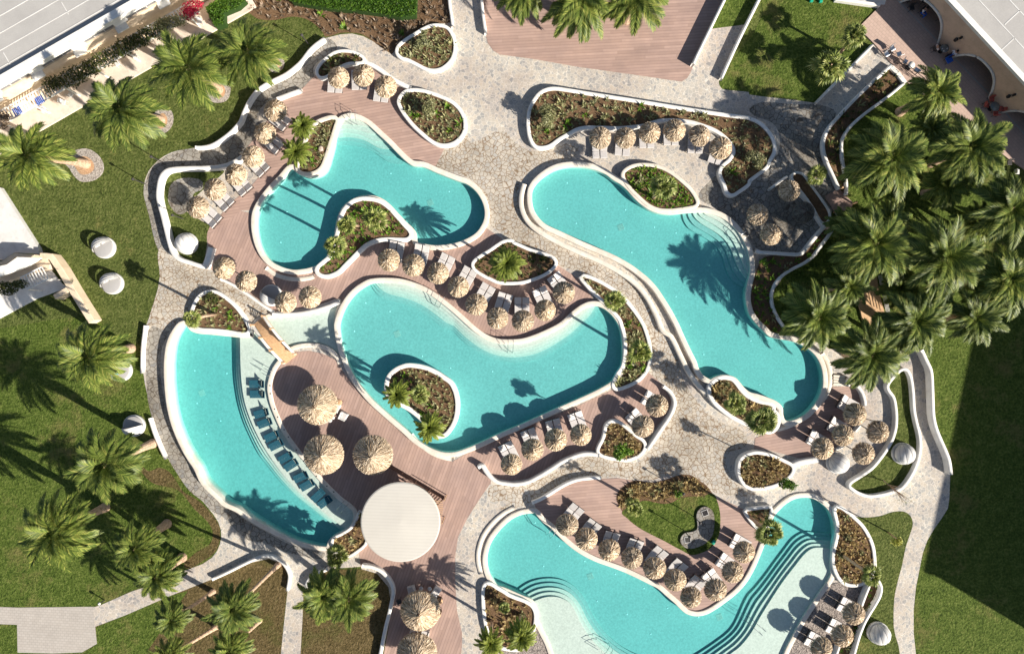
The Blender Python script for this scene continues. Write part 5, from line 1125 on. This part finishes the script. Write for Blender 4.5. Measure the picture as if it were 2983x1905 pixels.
# ---------------------------------------------------------------- palms
def frond(m, az, el, L, droop, w, n, rng, vee=.35, lw=.055):
    """feather frond: arching rachis with two rows of leaflets"""
    ca, sa = math.cos(az), math.sin(az); pts = []
    p = Vector((0, 0, 0)); e = el
    for i in range(13):
        pts.append(p.copy()); e -= droop/12*(.5+i/12); p = p + Vector((ca*math.cos(e), sa*math.cos(e), math.sin(e)))*L/12
    side = Vector((-sa, ca, 0)); o = len(m.v)
    for i in range(12):
        a, b = pts[i], pts[i+1]; r0, r1 = .035*(1-i/13), .035*(1-(i+1)/13)
        m.add([a-side*r0, a+side*r0, b+side*r1, b-side*r1], [(0, 1, 2, 3)])
    tw = rng.uniform(-.45, .45)
    for i in range(n):
        t = .10+.90*(i+.5)/n; f = t*12; k = min(int(f), 11); c = pts[k].lerp(pts[k+1], f-k); tan = (pts[k+1]-pts[k]).normalized(); up = side.cross(tan)*-1
        if up.z < 0: up = -up
        ll = w*(.35+1.0*math.sin(math.pi*min(1, t*.85+.12)))*rng.uniform(.85, 1.1)
        for s in (-1, 1):
            ang = math.radians(52-28*t)
            dr = (side*s*math.cos(tw*.5)+up*(math.sin(tw)*s*.5))
            d1 = (tan*math.cos(ang)+dr*math.sin(ang)+up*vee*rng.uniform(.6, 1.2)).normalized()
            d2 = (d1-Vector((0, 0, .45))).normalized()
            q = d1.cross(up).normalized()*lw*rng.uniform(.8, 1.2)
            mid = c+d1*ll*.5; tip = mid+d2*ll*.5
            m.add([c-q*.35, c+q*.35, mid+q*.5, tip, mid-q*.5], [(0, 1, 2, 4), (4, 2, 3)])
def crown_mesh(seed, nf, L, w, nl, name, mt, lo=-.45, hi=1.35, droop=1.1, lw=.055):
    r = random.Random(seed); m = MB()
    for i in range(nf):
        u = (i+.5)/nf; el = hi+(lo-hi)*u**.75+r.uniform(-.12, .12); az = i*2.39996+r.uniform(-.25, .25)
        frond(m, az, el, L*r.uniform(.85, 1.08)*(.55+.45*min(1, u*2.2)), droop*r.uniform(.7, 1.25), w, nl, r, .30, lw)
    return m.mesh(name, mt)
CR = [crown_mesh(101+i, (36, 44, 32, 40, 38, 46)[i], 4.0, (.66, .6, .74, .62, .7, .58)[i]+.14, 46, 'crown', M['palm'], -.45, 1.25, (.95, 1.1, .85, 1.0, .9, 1.15)[i], .062) for i in range(6)]
SKIRT = crown_mesh(55, 9, 2.8, .35, 12, 'dry_skirt', M['dead'], -1.2, -.5, .7, .04)
def bole(h, r0, r1):
    m = MB(); R = []
    n = 14
    for i in range(n+1):
        t = i/n; R.append([((r0+(r1-r0)*t+(.10*(1-t)**6)+(.03 if i % 2 else 0))*math.cos(q*math.pi/6), (r0+(r1-r0)*t+.10*(1-t)**6+(.03 if i % 2 else 0))*math.sin(q*math.pi/6), 0) for q in range(12)])
    return R, n
def palm(crown, base, rt, h, label, grp, skirt=True, seed=0, tr=.30):
    """crown: survey point of the crown centre at height h; base: survey point of the trunk foot; rt: crown radius on the survey"""
    c = Vector(at(crown, h)+(h,))
    b = Vector(at(base)+(0,)) if base else Vector((c.x, c.y, 0))
    T = thing('palm_tree', label, 'palm', tuple(b), 0, grp)
    n = 14; m = MB(); R = []
    for i in range(n*2+1):
        t = i/(n*2); q = Vector((0, 0, 0)).lerp(c-b, t); q.z = h*t
        k = t*t*(3-2*t)*.35+t*.65; q.x, q.y = (c.x-b.x)*k, (c.y-b.y)*k
        rr = tr*(1-.25*t)+.14*(1-t)**7+(.022 if i % 2 else 0)
        R.append([(q.x+rr*math.cos(a*math.pi/6), q.y+rr*math.sin(a*math.pi/6), q.z) for a in range(12)])
    m.rings(R, False, True).build('trunk', M['trunk'], T, False, False)
    sc = rt/TS/PPM*(H-h)/H/3.85*random.uniform(.97, 1.05)
    rz = random.uniform(0, 6.28); r = link('crown', CR[seed % 6], T, tuple(c-b), rz, sc*(1.06 if 'grove' in label else 1)); r.rotation_euler = (random.uniform(-.12, .12), random.uniform(-.12, .12), rz)
    if skirt: link('dry_skirt', SKIRT, T, tuple(c-b-Vector((0, 0, .15))), rz, sc)
    return T
LP = [('11: 240,1360', '11: 755,1440', 340, 9, 'tall feather palm leaning left over a teardrop gravel ring, lowest of the upper four'), ('11: 1050,960', '11: 1410,1060', 370, 9, 'second feather palm up the slope, gravel ring at its right'), ('11: 1640,590', '11: 1915,790', 375, 9, 'feather palm with widest crown beside the hotel pergola'), ('12: 60,450', '12: 300,560', 330, 8.5, 'feather palm closest to the clipped hedge and brown bed')]
for i, (c, b, r, h, lb) in enumerate(LP): palm(c, b, r, h, lb, 'palms on the upper left lawn', seed=i, tr=.36)
for s, lab in (('11: 660,1320 760,1305 850,1350 905,1430 905,1510 850,1570 21: 780,195 700,190 640,130 610,80 560,30 11: 500,1370', 'teardrop gravel ring'), ('11: 1440,930 1500,970 1522,1040 1500,1120 1440,1170 1360,1178 1290,1150 1270,1090 1330,1020', 'round gravel ring'), ('11: 1960,690 2010,740 2020,810 1990,880 1920,905 1850,890 1800,840 1830,760', 'gravel ring'), ('12: 290,485 350,490 385,540 375,600 320,640 260,620 230,560', 'gravel ring')):
    L = loop(s); struct(region('gravel_ring', [L], [], .03, M['gravel'], .03)); cx, cy = sum(p[0] for p in L)/len(L), sum(p[1] for p in L)/len(L)
    struct(region('gravel_ring', [[(cx+(p[0]-cx)*.55, cy+(p[1]-cy)*.55) for p in L]], [], .036, mat('dry_mulch', build=lambda t, b: col(t, b, ramp(t, noise(t, coords(t), 9, 4), [(.3, (.32, .19, .10)), (.7, (.56, .36, .22))])))))
SL = [('31: 775,330', '31: 1150,255', 345, 8.5, 'feather palm arching over the towel strewn daybed'), ('31: 910,1280', '31: 1345,1085', 335, 8.5, 'feather palm with thick trunk leaning from the low bench wall'), ('41: 470,470', '41: 925,250', 355, 8, 'large feather palm nearest the lower left lawn corner'), ('41: 1180,610', '41: 1465,395', 245, 7.5, 'medium palm between two others, trunk leaning on lower left lawn'), ('41: 1370,860', '41: 1600,690', 255, 7, 'palm overhanging the narrow path at lower left')]
for i, (c, b, r, h, lb) in enumerate(SL): palm(c, b, r, h, lb, 'palms on the lower left lawn', seed=i+1, tr=.34)
BL = [('41: 1500,1240', '41: 1868,990', 180, 7, 'slim palm below the path, upper thin trunk fully visible'), ('41: 2040,1150', '42: 335,750', 255, 8, 'palm with long pole trunk planted beside the arched white wall'), ('41: 1480,1560', '41: 1905,1290', 190, 7, 'small crowned slim palm cut by bottom picture edge, left one'), ('41: 2010,1510', '41: 2275,1240', 190, 6.5, 'small crowned slim palm cut by bottom picture edge, right one')]
for i, (c, b, r, h, lb) in enumerate(BL): palm(c, b, r, h, lb, 'slim palms on the brown bed', seed=i, skirt=True, tr=.17)
palm('42: 735,1040', '42: 850,945', 265, 5.5, 'left palm of the merged twin pair above brown grass', 'twin palms', seed=1)
palm('42: 950,1055', '42: 1020,970', 260, 5.5, 'right palm of the merged twin pair above brown grass', 'twin palms', seed=2)
GR = [('14: 1650,800', 275, 6, 'grove palm standing alone closest to the arcade terrace'), ('14: 1240,1385', 380, 6.2, 'widest grove palm at upper left corner of the grove'), ('14: 1950,1290', 350, 6, 'grove palm beside the red chairs terrace'), ('24: 2310,440', 330, 6, 'bright grove palm at the right picture edge, upper'), ('24: 1110,730', 385, 6, 'grove palm reaching over the timber landing'), ('24: 1720,860', 385, 6.2, 'grove palm in the very middle of the grove'), ('24: 2280,1060', 340, 6, 'bright grove palm at the right picture edge, lower'), ('24: 610,1385', 320, 5.2, 'grove palm spreading over the S shaped pool corner'), ('24: 1470,1410', 320, 5.6, 'grove palm right of the sunlit timber ramp'), ('24: 1980,1380', 245, 5.4, 'smaller grove palm facing the dark lawn shadow'), ('34: 1075,310', 310, 5, 'grove palm lowest over the flagstone path')]
for i, (c, r, h, lb) in enumerate(GR): palm(c, None, r, h, lb, 'palms of the right grove', seed=i*5+1, tr=.34)
UN = [('24: 1730,230', 220, 3.6, 'low shaded palm between three crowns at top of the grove'), ('24: 1250,520', 200, 4.5, 'low shaded palm right of the timber landing'), ('24: 880,1110', 210, 4.5, 'low dark palm at head of the sunlit ramp'), ('24: 1330,1120', 210, 3.4, 'low dark palm right of the sunlit ramp railing'), ('24: 2010,540', 210, 3.6, 'low shaded palm left of the bright edge palm'), ('24: 1650,1230', 190, 4.5, 'low shaded palm above the lower grove crowns'), ('24: 820,560', 150, 3.5, 'low grey palm by the shaded stair'), ('14: 1600,1130', 190, 4.5, 'low palm with orange tips under two tall crowns'), ('34: 1330,150', 180, 4, 'low palm near top of the flagstone path')]
for i, (c, r, h, lb) in enumerate(UN): palm(c, None, r, h, lb, 'low palms inside the grove', seed=i+2, skirt=False, tr=.22)
TP = [('13: 230,-110', 300, 5, 'palm over the top timber terrace, left of three'), ('13: 730,-20', 380, 5.4, 'palm over the top timber terrace, middle of three'), ('13: 1210,-40', 330, 5.2, 'palm over the top timber terrace, right of three')]
for i, (c, r, h, lb) in enumerate(TP): palm(c, None, r, h, lb, 'palms above the top timber terrace', seed=i, tr=.32)
# feathery pygmy palms
PY = [crown_mesh(201+i, 46, 1.5, .26, 24, 'crown', M['pygmy'], -.3, 1.45, 1.3, .04) for i in range(3)]
for i, (s, r, h, lb) in enumerate((('12: 545,1105', 118, 3.0, 'feathery small palm, upper of two beside pool edge bed'), ('12: 490,1335', 130, 3.0, 'feathery small palm, lower of two beside pool edge bed'), ('23: 80,910', 160, 5.0, 'feathery palm filling the pointed oval planter'), ('32: 1375,660', 132, 5.5, 'feathery small palm, upper left on the oval island'), ('32: 1660,950', 135, 5.5, 'feathery small palm, lower end of the oval island'), ('43: 200,1390', 150, 5, 'feathery small palm on grey gravel edge, right of two'), ('42: 2190,1440', 135, 5, 'feathery small palm on grey gravel edge, left of two'))):
    p = at(s, h); T = thing('small_palm', lb, 'palm', (p[0], p[1], .3), 0, 'feathery small palms')
    MB().tube([(0, 0, -.1), (.03, 0, h*.5), (0, 0, h-.3)], [.16, .13, .12], 8).build('trunk', M['trunk'], T, True, False)
    link('crown', PY[i % 3], T, (0, 0, h-.3), i*1.3, r/TS/PPM*(H-h)/H/1.30)
# fan palms
def fan_mesh(seed, nl, R):
    r = random.Random(seed); m = MB()
    for i in range(nl):
        u = (i+.5)/nl; el = 1.4-1.75*u+r.uniform(-.15, .15); az = i*2.39996+r.uniform(-.3, .3)
        d = Vector((math.cos(az)*math.cos(el), math.sin(az)*math.cos(el), math.sin(el))); pl = R*(.5 if el < .7 else .28)*r.uniform(.8, 1.15); c = d*pl
        sd = Vector((-math.sin(az), math.cos(az), 0)); up = d.cross(sd)
        m.add([sd*-.018, sd*.018, c+sd*.012, c-sd*.012], [(0, 1, 2, 3)])
        fr = R*.55*r.uniform(.85, 1.15); ns = 17
        for k in range(ns):
            a = math.radians(-105+210*k/(ns-1)); q = (d*math.cos(a)+sd*math.sin(a)).normalized(); ln = fr*(.75+.25*math.cos(a*.8))*r.uniform(.9, 1.08)
            t = (sd*math.cos(a)-d*math.sin(a))*fr*.085; lift = up*(.05*(k % 2))
            m.add([c, c+q*ln*.55+t+lift, c+q*ln-Vector((0, 0, .14)), c+q*ln*.55-t-lift], [(0, 1, 2, 3)])
    return m.mesh('crown', M['fan'])
FN = [fan_mesh(301+i, 19+i, 1.0) for i in range(4)]
for i, (s, r, h, lb, bs) in enumerate((('22: 1180,530', 120, 5.0, 'fan palm on pool island, rightmost of three', '22: 1285,580'), ('22: 930,580', 95, 5.0, 'fan palm on pool island, middle of three', '22: 1035,580'), ('22: 835,765', 110, 5.0, 'fan palm on pool island, lowest of three', '22: 930,755'), ('23: 1450,240', 125, 5, 'spiky fan palm in the leaf shaped planter', None), ('23: 1020,1240', 105, 4.5, 'fan palm at the top of long curved planter', None), ('33: 1240,290', 115, 4.5, 'fan palm in lower half of long curved planter', None), ('33: 2085,740', 110, 4, 'fan palm in middle of the peanut planter', None), ('33: 2310,890', 145, 4, 'large fan palm hanging over tail of the peanut planter', None), ('24: 590,140', 100, 2.0, 'fan palm at corner of the shaded stone terrace', None), ('42: 850,680', 115, 1.6, 'fan palm beside the slatted steps under the round roof', None), ('43: 1195,255', 90, 3.6, 'fan palm at left end of the oval bed', '43: 1190,190'), ('44: 175,475', 130, 5, 'fan palm overhanging the lowest pool by triangular planter', None), ('44: 1075,850', 105, 5.5, 'fan palm at foot of the shield shaped planter', None), ('21: 1690,1400', 90, 5, 'leaning fan palm in half moon planter', '21: 1890,1355'), ('14: 700,590', 165, 3.2, 'large fan palm on the shaded upper right lawn', '14: 800,450'), ('14: 915,320', 120, 3.4, 'sparse straggly fan palm with bare trunk on upper right lawn', '14: 800,460'), ('32: 1580,660', 95, 1.2, 'low spiky fan palm in centre of the oval island', None), ('43: 60,1130', 60, .9, 'small dry palm in dark soil left of the lowest pool', None))):
    c = Vector(at(s, h+.4)+(h+.4,)); b = Vector(at(bs, .4)+(.25,)) if bs else Vector((c.x+.1, c.y-.05, .25))
    T = thing('fan_palm', lb, 'fan palm', tuple(b), 0, 'fan palms')
    d_ = c-b; MB().tube([(0, 0, -.1), (d_.x*.4, d_.y*.4, d_.z*.5), tuple(d_)], [.17, .14, .12], 8).build('trunk', M['trunk'], T, True, False)
    link('crown', FN[i % 4], T, tuple(d_), i*1.7, r/TS/PPM*(H-h)/H/1.02)
# ---------------------------------------------------------------- shrubs, hedge, planting
def shrub_mesh(seed, mt, n, size, R=1.0, hz=.8, clumps=7, stems=True):
    r = random.Random(seed); m = MB()
    for k in range(clumps):
        a = r.uniform(0, 6.28); q = r.uniform(0, .62)*R; c = (math.cos(a)*q, math.sin(a)*q, hz*r.uniform(.5, 1.1)); s = r.uniform(.26, .48)*R
        leaves(m, c, (s, s, s*.8), n//clumps, size, 1, r)
    return m.mesh('foliage', mt)
def shrub(s, r, h, mt, label, seed, n=900, size=.09, name='shrub', cat='shrub'):
    p = at(s, h); T = thing(name, label, cat, (p[0], p[1], .25)); R = r/TS/PPM*(H-h)/H
    link('foliage', shrub_mesh(seed, M[mt], n, size, R, h-.2, 9), T)
    m = MB(); rr = random.Random(seed)
    for k in range(6): m.tube([(0, 0, -.1), (rr.uniform(-.2, .2)*R, rr.uniform(-.2, .2)*R, h*.4), (rr.uniform(-.6, .6)*R, rr.uniform(-.6, .6)*R, h*.9)], [.035, .025, .01], 5)
    m.build('stems', M['trunk'], T, False, False)
for i, (s, r, h, mt, lb, n, sz) in enumerate((('12: 1610,345', 92, 1.7, 'olive', 'pale olive bush in the upper teardrop planter', 1500, .11), ('12: 1655,950', 92, 1.7, 'olive', 'pale leaning bush in the teardrop planter by upper deck', 1500, .11), ('13: 445,1000', 122, 2.3, 'olive', 'big grey green bush at left end of the long flower bed', 2000, .11), ('13: 2260,1390', 105, 1.4, 'olive', 'dim grey green bush at right end of the long flower bed', 1400, .10), ('14: 1150,740', 70, .8, 'vine', 'dark bush in shaded bed near the black railing', 400, .09), ('21: 1840,1230', 85, .7, 'vine', 'dark low bush in half moon planter', 500, .08), ('43: 1600,130', 60, .6, 'green', 'low green bush at lawn edge of the oval bed', 350, .09), ('24: 130,900', 50, .6, 'green', 'low green bush at top of the brown bed by S pool', 300, .09))):
    shrub(s, r, h, mt, lb, 400+i, n, sz)
m = MB(); rr = random.Random(9); p = at('44: 1320,150', 1.5); T = thing('bare_sapling', 'leafless twiggy sapling leaning over the boomerang lawn wall', 'sapling', at('34: 1170,1410')+(.1,))
b0 = Vector((0, 0, 0)); e0 = Vector((p[0]-T.location.x, p[1]-T.location.y, 2.2))
for k in range(26):
    t = rr.uniform(.25, .8); q = e0*t; e = e0*min(1.15, t+.5)+Vector((rr.uniform(-.8, .8), rr.uniform(-.8, .8), rr.uniform(-.1, .5))); m.tube([q, q.lerp(e, .5)+Vector((0, 0, .08)), e], [.018, .012, .006], 4)
m.tube([b0, e0*.5, e0], [.05, .035, .02], 6); m.build('branches', M['trunk'], T, False, False)
leaves(MB(), e0*.95, (.9, .9, .5), 160, .05, 1, rr).build('foliage', M['olive'], T, False, False)
def slender_tree(crown, base, r, h, mt, label, seed, n, size):
    b = Vector(at(base)+(.2,)); c = Vector(at(crown, h)+(h,))-b; R = r/TS/PPM*(H-h)/H
    T = thing('slender_tree', label, 'tree', tuple(b), 0, 'slender young trees')
    MB().tube([(0, 0, -.2), (c.x*.35, c.y*.35, c.z*.5), (c.x*.8, c.y*.8, c.z*.85), tuple(c)], [.07, .055, .04, .02], 7).build('trunk', M['trunk'], T, True, False)
    rr = random.Random(seed); lim = MB()
    for k in range(9):
        a = rr.uniform(0, 6.28); q = c*rr.uniform(.72, .9); e = c+Vector((math.cos(a)*R*.7, math.sin(a)*R*.7, rr.uniform(-.6, .4))); lim.tube([q, q.lerp(e, .6)+Vector((0, 0, .1)), e], [.025, .016, .008], 4)
    lim.build('limbs', M['trunk'], T, False, False)
    o = link('crown', shrub_mesh(seed, M[mt], n, size, R, 1.0, 12).copy(), T, (c.x, c.y, c.z-1.1)); o.data.name = 'crown'
slender_tree('33: 1100,1168', '33: 1070,1050', 108, 5.8, 'green', 'slender tree with round bright green crown in the bell shaped planter', 430, 1700, .10)
slender_tree('34: 350,1450', '34: 225,1315', 90, 5.4, 'green', 'slender tree leaning from egg shaped planter, bright green crown over flagstones', 431, 1000, .10)
slender_tree('44: 1310,560', '44: 1215,470', 62, 4.2, 'yellow', 'thin yellow green sapling on the narrow lawn at lower right', 432, 300, .10)
# clipped hedge along the top
hd = MB(); rr = random.Random(11); hl = poly('12: 400,-60 1545,-60 1540,130 1400,150 1200,110 1000,85 800,70 600,40 440,10', 1.1); nH = 0
xs = [p[0] for p in hl]; ys = [p[1] for p in hl]
while nH < 9000:
    X = np.array([rr.uniform(min(xs), max(xs))]); Y = np.array([rr.uniform(min(ys), max(ys))])
    if not inside(hl, X, Y)[0]: continue
    leaves(hd, (X[0], Y[0], 1.05), (.12, .12, .16), 1, .085, 1, rr); nH += 1
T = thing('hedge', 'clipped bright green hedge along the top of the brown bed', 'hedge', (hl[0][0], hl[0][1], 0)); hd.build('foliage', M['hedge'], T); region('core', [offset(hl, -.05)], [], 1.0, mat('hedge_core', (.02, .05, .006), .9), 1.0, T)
hd = MB(); hl = poly('11: 1800,60 1990,-60 12: 0,-60 40,0 11: 2080,60 1960,110 1960,200 1880,230 1830,140', 1.1); nH = 0; xs = [p[0] for p in hl]; ys = [p[1] for p in hl]
while nH < 2600:
    X = np.array([rr.uniform(min(xs), max(xs))]); Y = np.array([rr.uniform(min(ys), max(ys))])
    if not inside(hl, X, Y)[0]: continue
    leaves(hd, (X[0], Y[0], 1.05), (.12, .12, .16), 1, .085, 1, rr); nH += 1
T = thing('hedge', 'short clipped hedge corner beside the crimson bougainvillea', 'hedge', (hl[0][0], hl[0][1], 0)); hd.build('foliage', M['hedge'], T); region('core', [hl], [], 1.0, bpy.data.materials['hedge_core'], 1.0, T)
# tufts planted in the beds
def tuft_mesh(seed, mt, n=16, R=.24, h=.28):
    r = random.Random(seed); m = MB()
    for k in range(n):
        a = r.uniform(0, 6.28); el = r.uniform(.3, 1.3); d = Vector((math.cos(a)*math.cos(el), math.sin(a)*math.cos(el), math.sin(el))); l = R*r.uniform(.8, 1.4); s = Vector((-math.sin(a), math.cos(a), 0))*.035
        b = Vector((r.uniform(-.06, .06), r.uniform(-.06, .06), 0)); m.add([b, b+d*l*.5+s, b+d*l, b+d*l*.5-s], [(0, 1, 2, 3)])
    return m
TM = {k: [tuft_mesh(500+i, M[k]).mesh('plant_tuft', M[k]) for i in range(3)] for k in ('olive', 'green', 'vine', 'dry', 'heath')}
TR = {k: [tuft_mesh(520+i, M[k], 10, .2) for i in range(4)] for k in TM}
BEDS = [('tear1', 'olive', .55, 'grey green tuft in upper teardrop planter', 24), ('tear2', 'olive', .5, 'grey green tuft in teardrop planter by the upper deck', 26), ('kid', 'vine', .6, 'dark tuft in kidney shaped planter', 5), ('bedA', 'olive', .5, 'pale tuft in triangular pool edge bed', 12), ('isA', 'green', .6, 'green sprig on the pool island with fan palms', 16), ('isC', 'olive', .6, 'sprig on the oval pool island', 20), ('palm8', 'vine', .6, 'dark sprig in the pointed oval planter', 8), ('tri9', 'olive', .5, 'stubby tuft in the long curved planter', 26), ('leaf10', 'green', .45, 'sprig in the leaf shaped planter', 20), ('long11', 'olive', .6, 'grey green tuft in the long white walled bed', 44), ('pean15', 'dry', .45, 'dry tuft in the peanut shaped planter', 16), ('bell16', 'dry', .5, 'dry tuft in the bell shaped planter', 10), ('round17', 'dry', .42, 'stubbly dry tuft in egg shaped planter', 18), ('bedE', 'dry', .45, 'dry tuft in the shield shaped planter', 16), ('bedE2', 'dry', .6, 'dry tuft in dark soil left of the lowest pool', 8), ('tri22', 'vine', .6, 'dark tuft in the small triangular planter', 3), ('bedB', 'olive', .6, 'pale tuft in the half moon planter', 8), ('bedBar', 'dry', .6, 'dry tuft in planter under the round roof', 4), ('strip14', 'green', .8, 'green sprig in brown bed between S pool and grove', 16), ('strip12', 'vine', .8, 'dark sprig in shaded bed by the grove wall', 12), ('strip20', 'green', .6, 'green tuft in strip by the lower right wall', 8), ('oval', 'dry', .42, 'dry tuft in rows on the oval bed', 34), ('top', 'heath', .7, 'flowering tuft in the brown bed under the hedge', 40)]
rb = random.Random(21)
for key, kd, sp, lab, ni in BEDS:
    L, z = PLANT[key]; xs = [p[0] for p in L]; ys = [p[1] for p in L]; pts = []; tries = 0
    Li = offset(L, -.16)
    while tries < 4000:
        tries += 1; x, y = rb.uniform(min(xs), max(xs)), rb.uniform(min(ys), max(ys))
        if not inside(Li, np.array([x]), np.array([y]))[0]: continue
        if all((x-a)**2+(y-b)**2 > sp*sp*.64 for a, b in pts): pts.append((x, y))
    kinds = [kd, kd, kd] + (['green'] if kd in ('olive', 'heath') else ['olive'])
    rest = MB()
    for i, (x, y) in enumerate(pts):
        k = kinds[rb.randrange(4)]; s = rb.uniform(.7, 1.4)
        if i < ni:
            o = link('plant_tuft', TM[k][i % 3], None, (x, y, z), rb.uniform(0, 6), s*1.7); tag(o, lab, 'plant', lab.replace('tuft', 'tufts').replace('sprig', 'sprigs'))
        else:
            q = TR[kd][i % 4]; a = rb.uniform(0, 6.28); s *= 1.45; rest.add([(x+(v[0]*math.cos(a)-v[1]*math.sin(a))*s, y+(v[0]*math.sin(a)+v[1]*math.cos(a))*s, z+v[2]*s) for v in q.v], q.f)
    if rest.v:
        o = rest.build('ground_cover', M[kd], None); tag(o, 'low sparse planting, ' + lab.replace('tuft', 'ground cover').replace('sprig', 'ground cover'), 'ground cover', None, 'stuff')
# stones on the islands and in beds
rs = random.Random(31)
for s, r, lab in (('12: 700,1300', .3, 'pale boulder in triangular pool edge bed'), ('23: 1370,310', .28, 'pale boulder in the leaf shaped planter')):
    p = at(s, .6); m = MB(); ph = [rs.uniform(.8, 1.2) for _ in range(10)]
    m.rings([[(math.cos(k*.628)*r*q*ph[k], math.sin(k*.628)*r*q*ph[(k+i) % 10], z*r) for k in range(10)] for i, (q, z) in enumerate(((1, -.2), (.95, .25), (.65, .5), (.2, .62)))]); o = m.build('boulder', M['stone'], None, True); o.location = (p[0], p[1], .42); tag(o, lab, 'boulder')
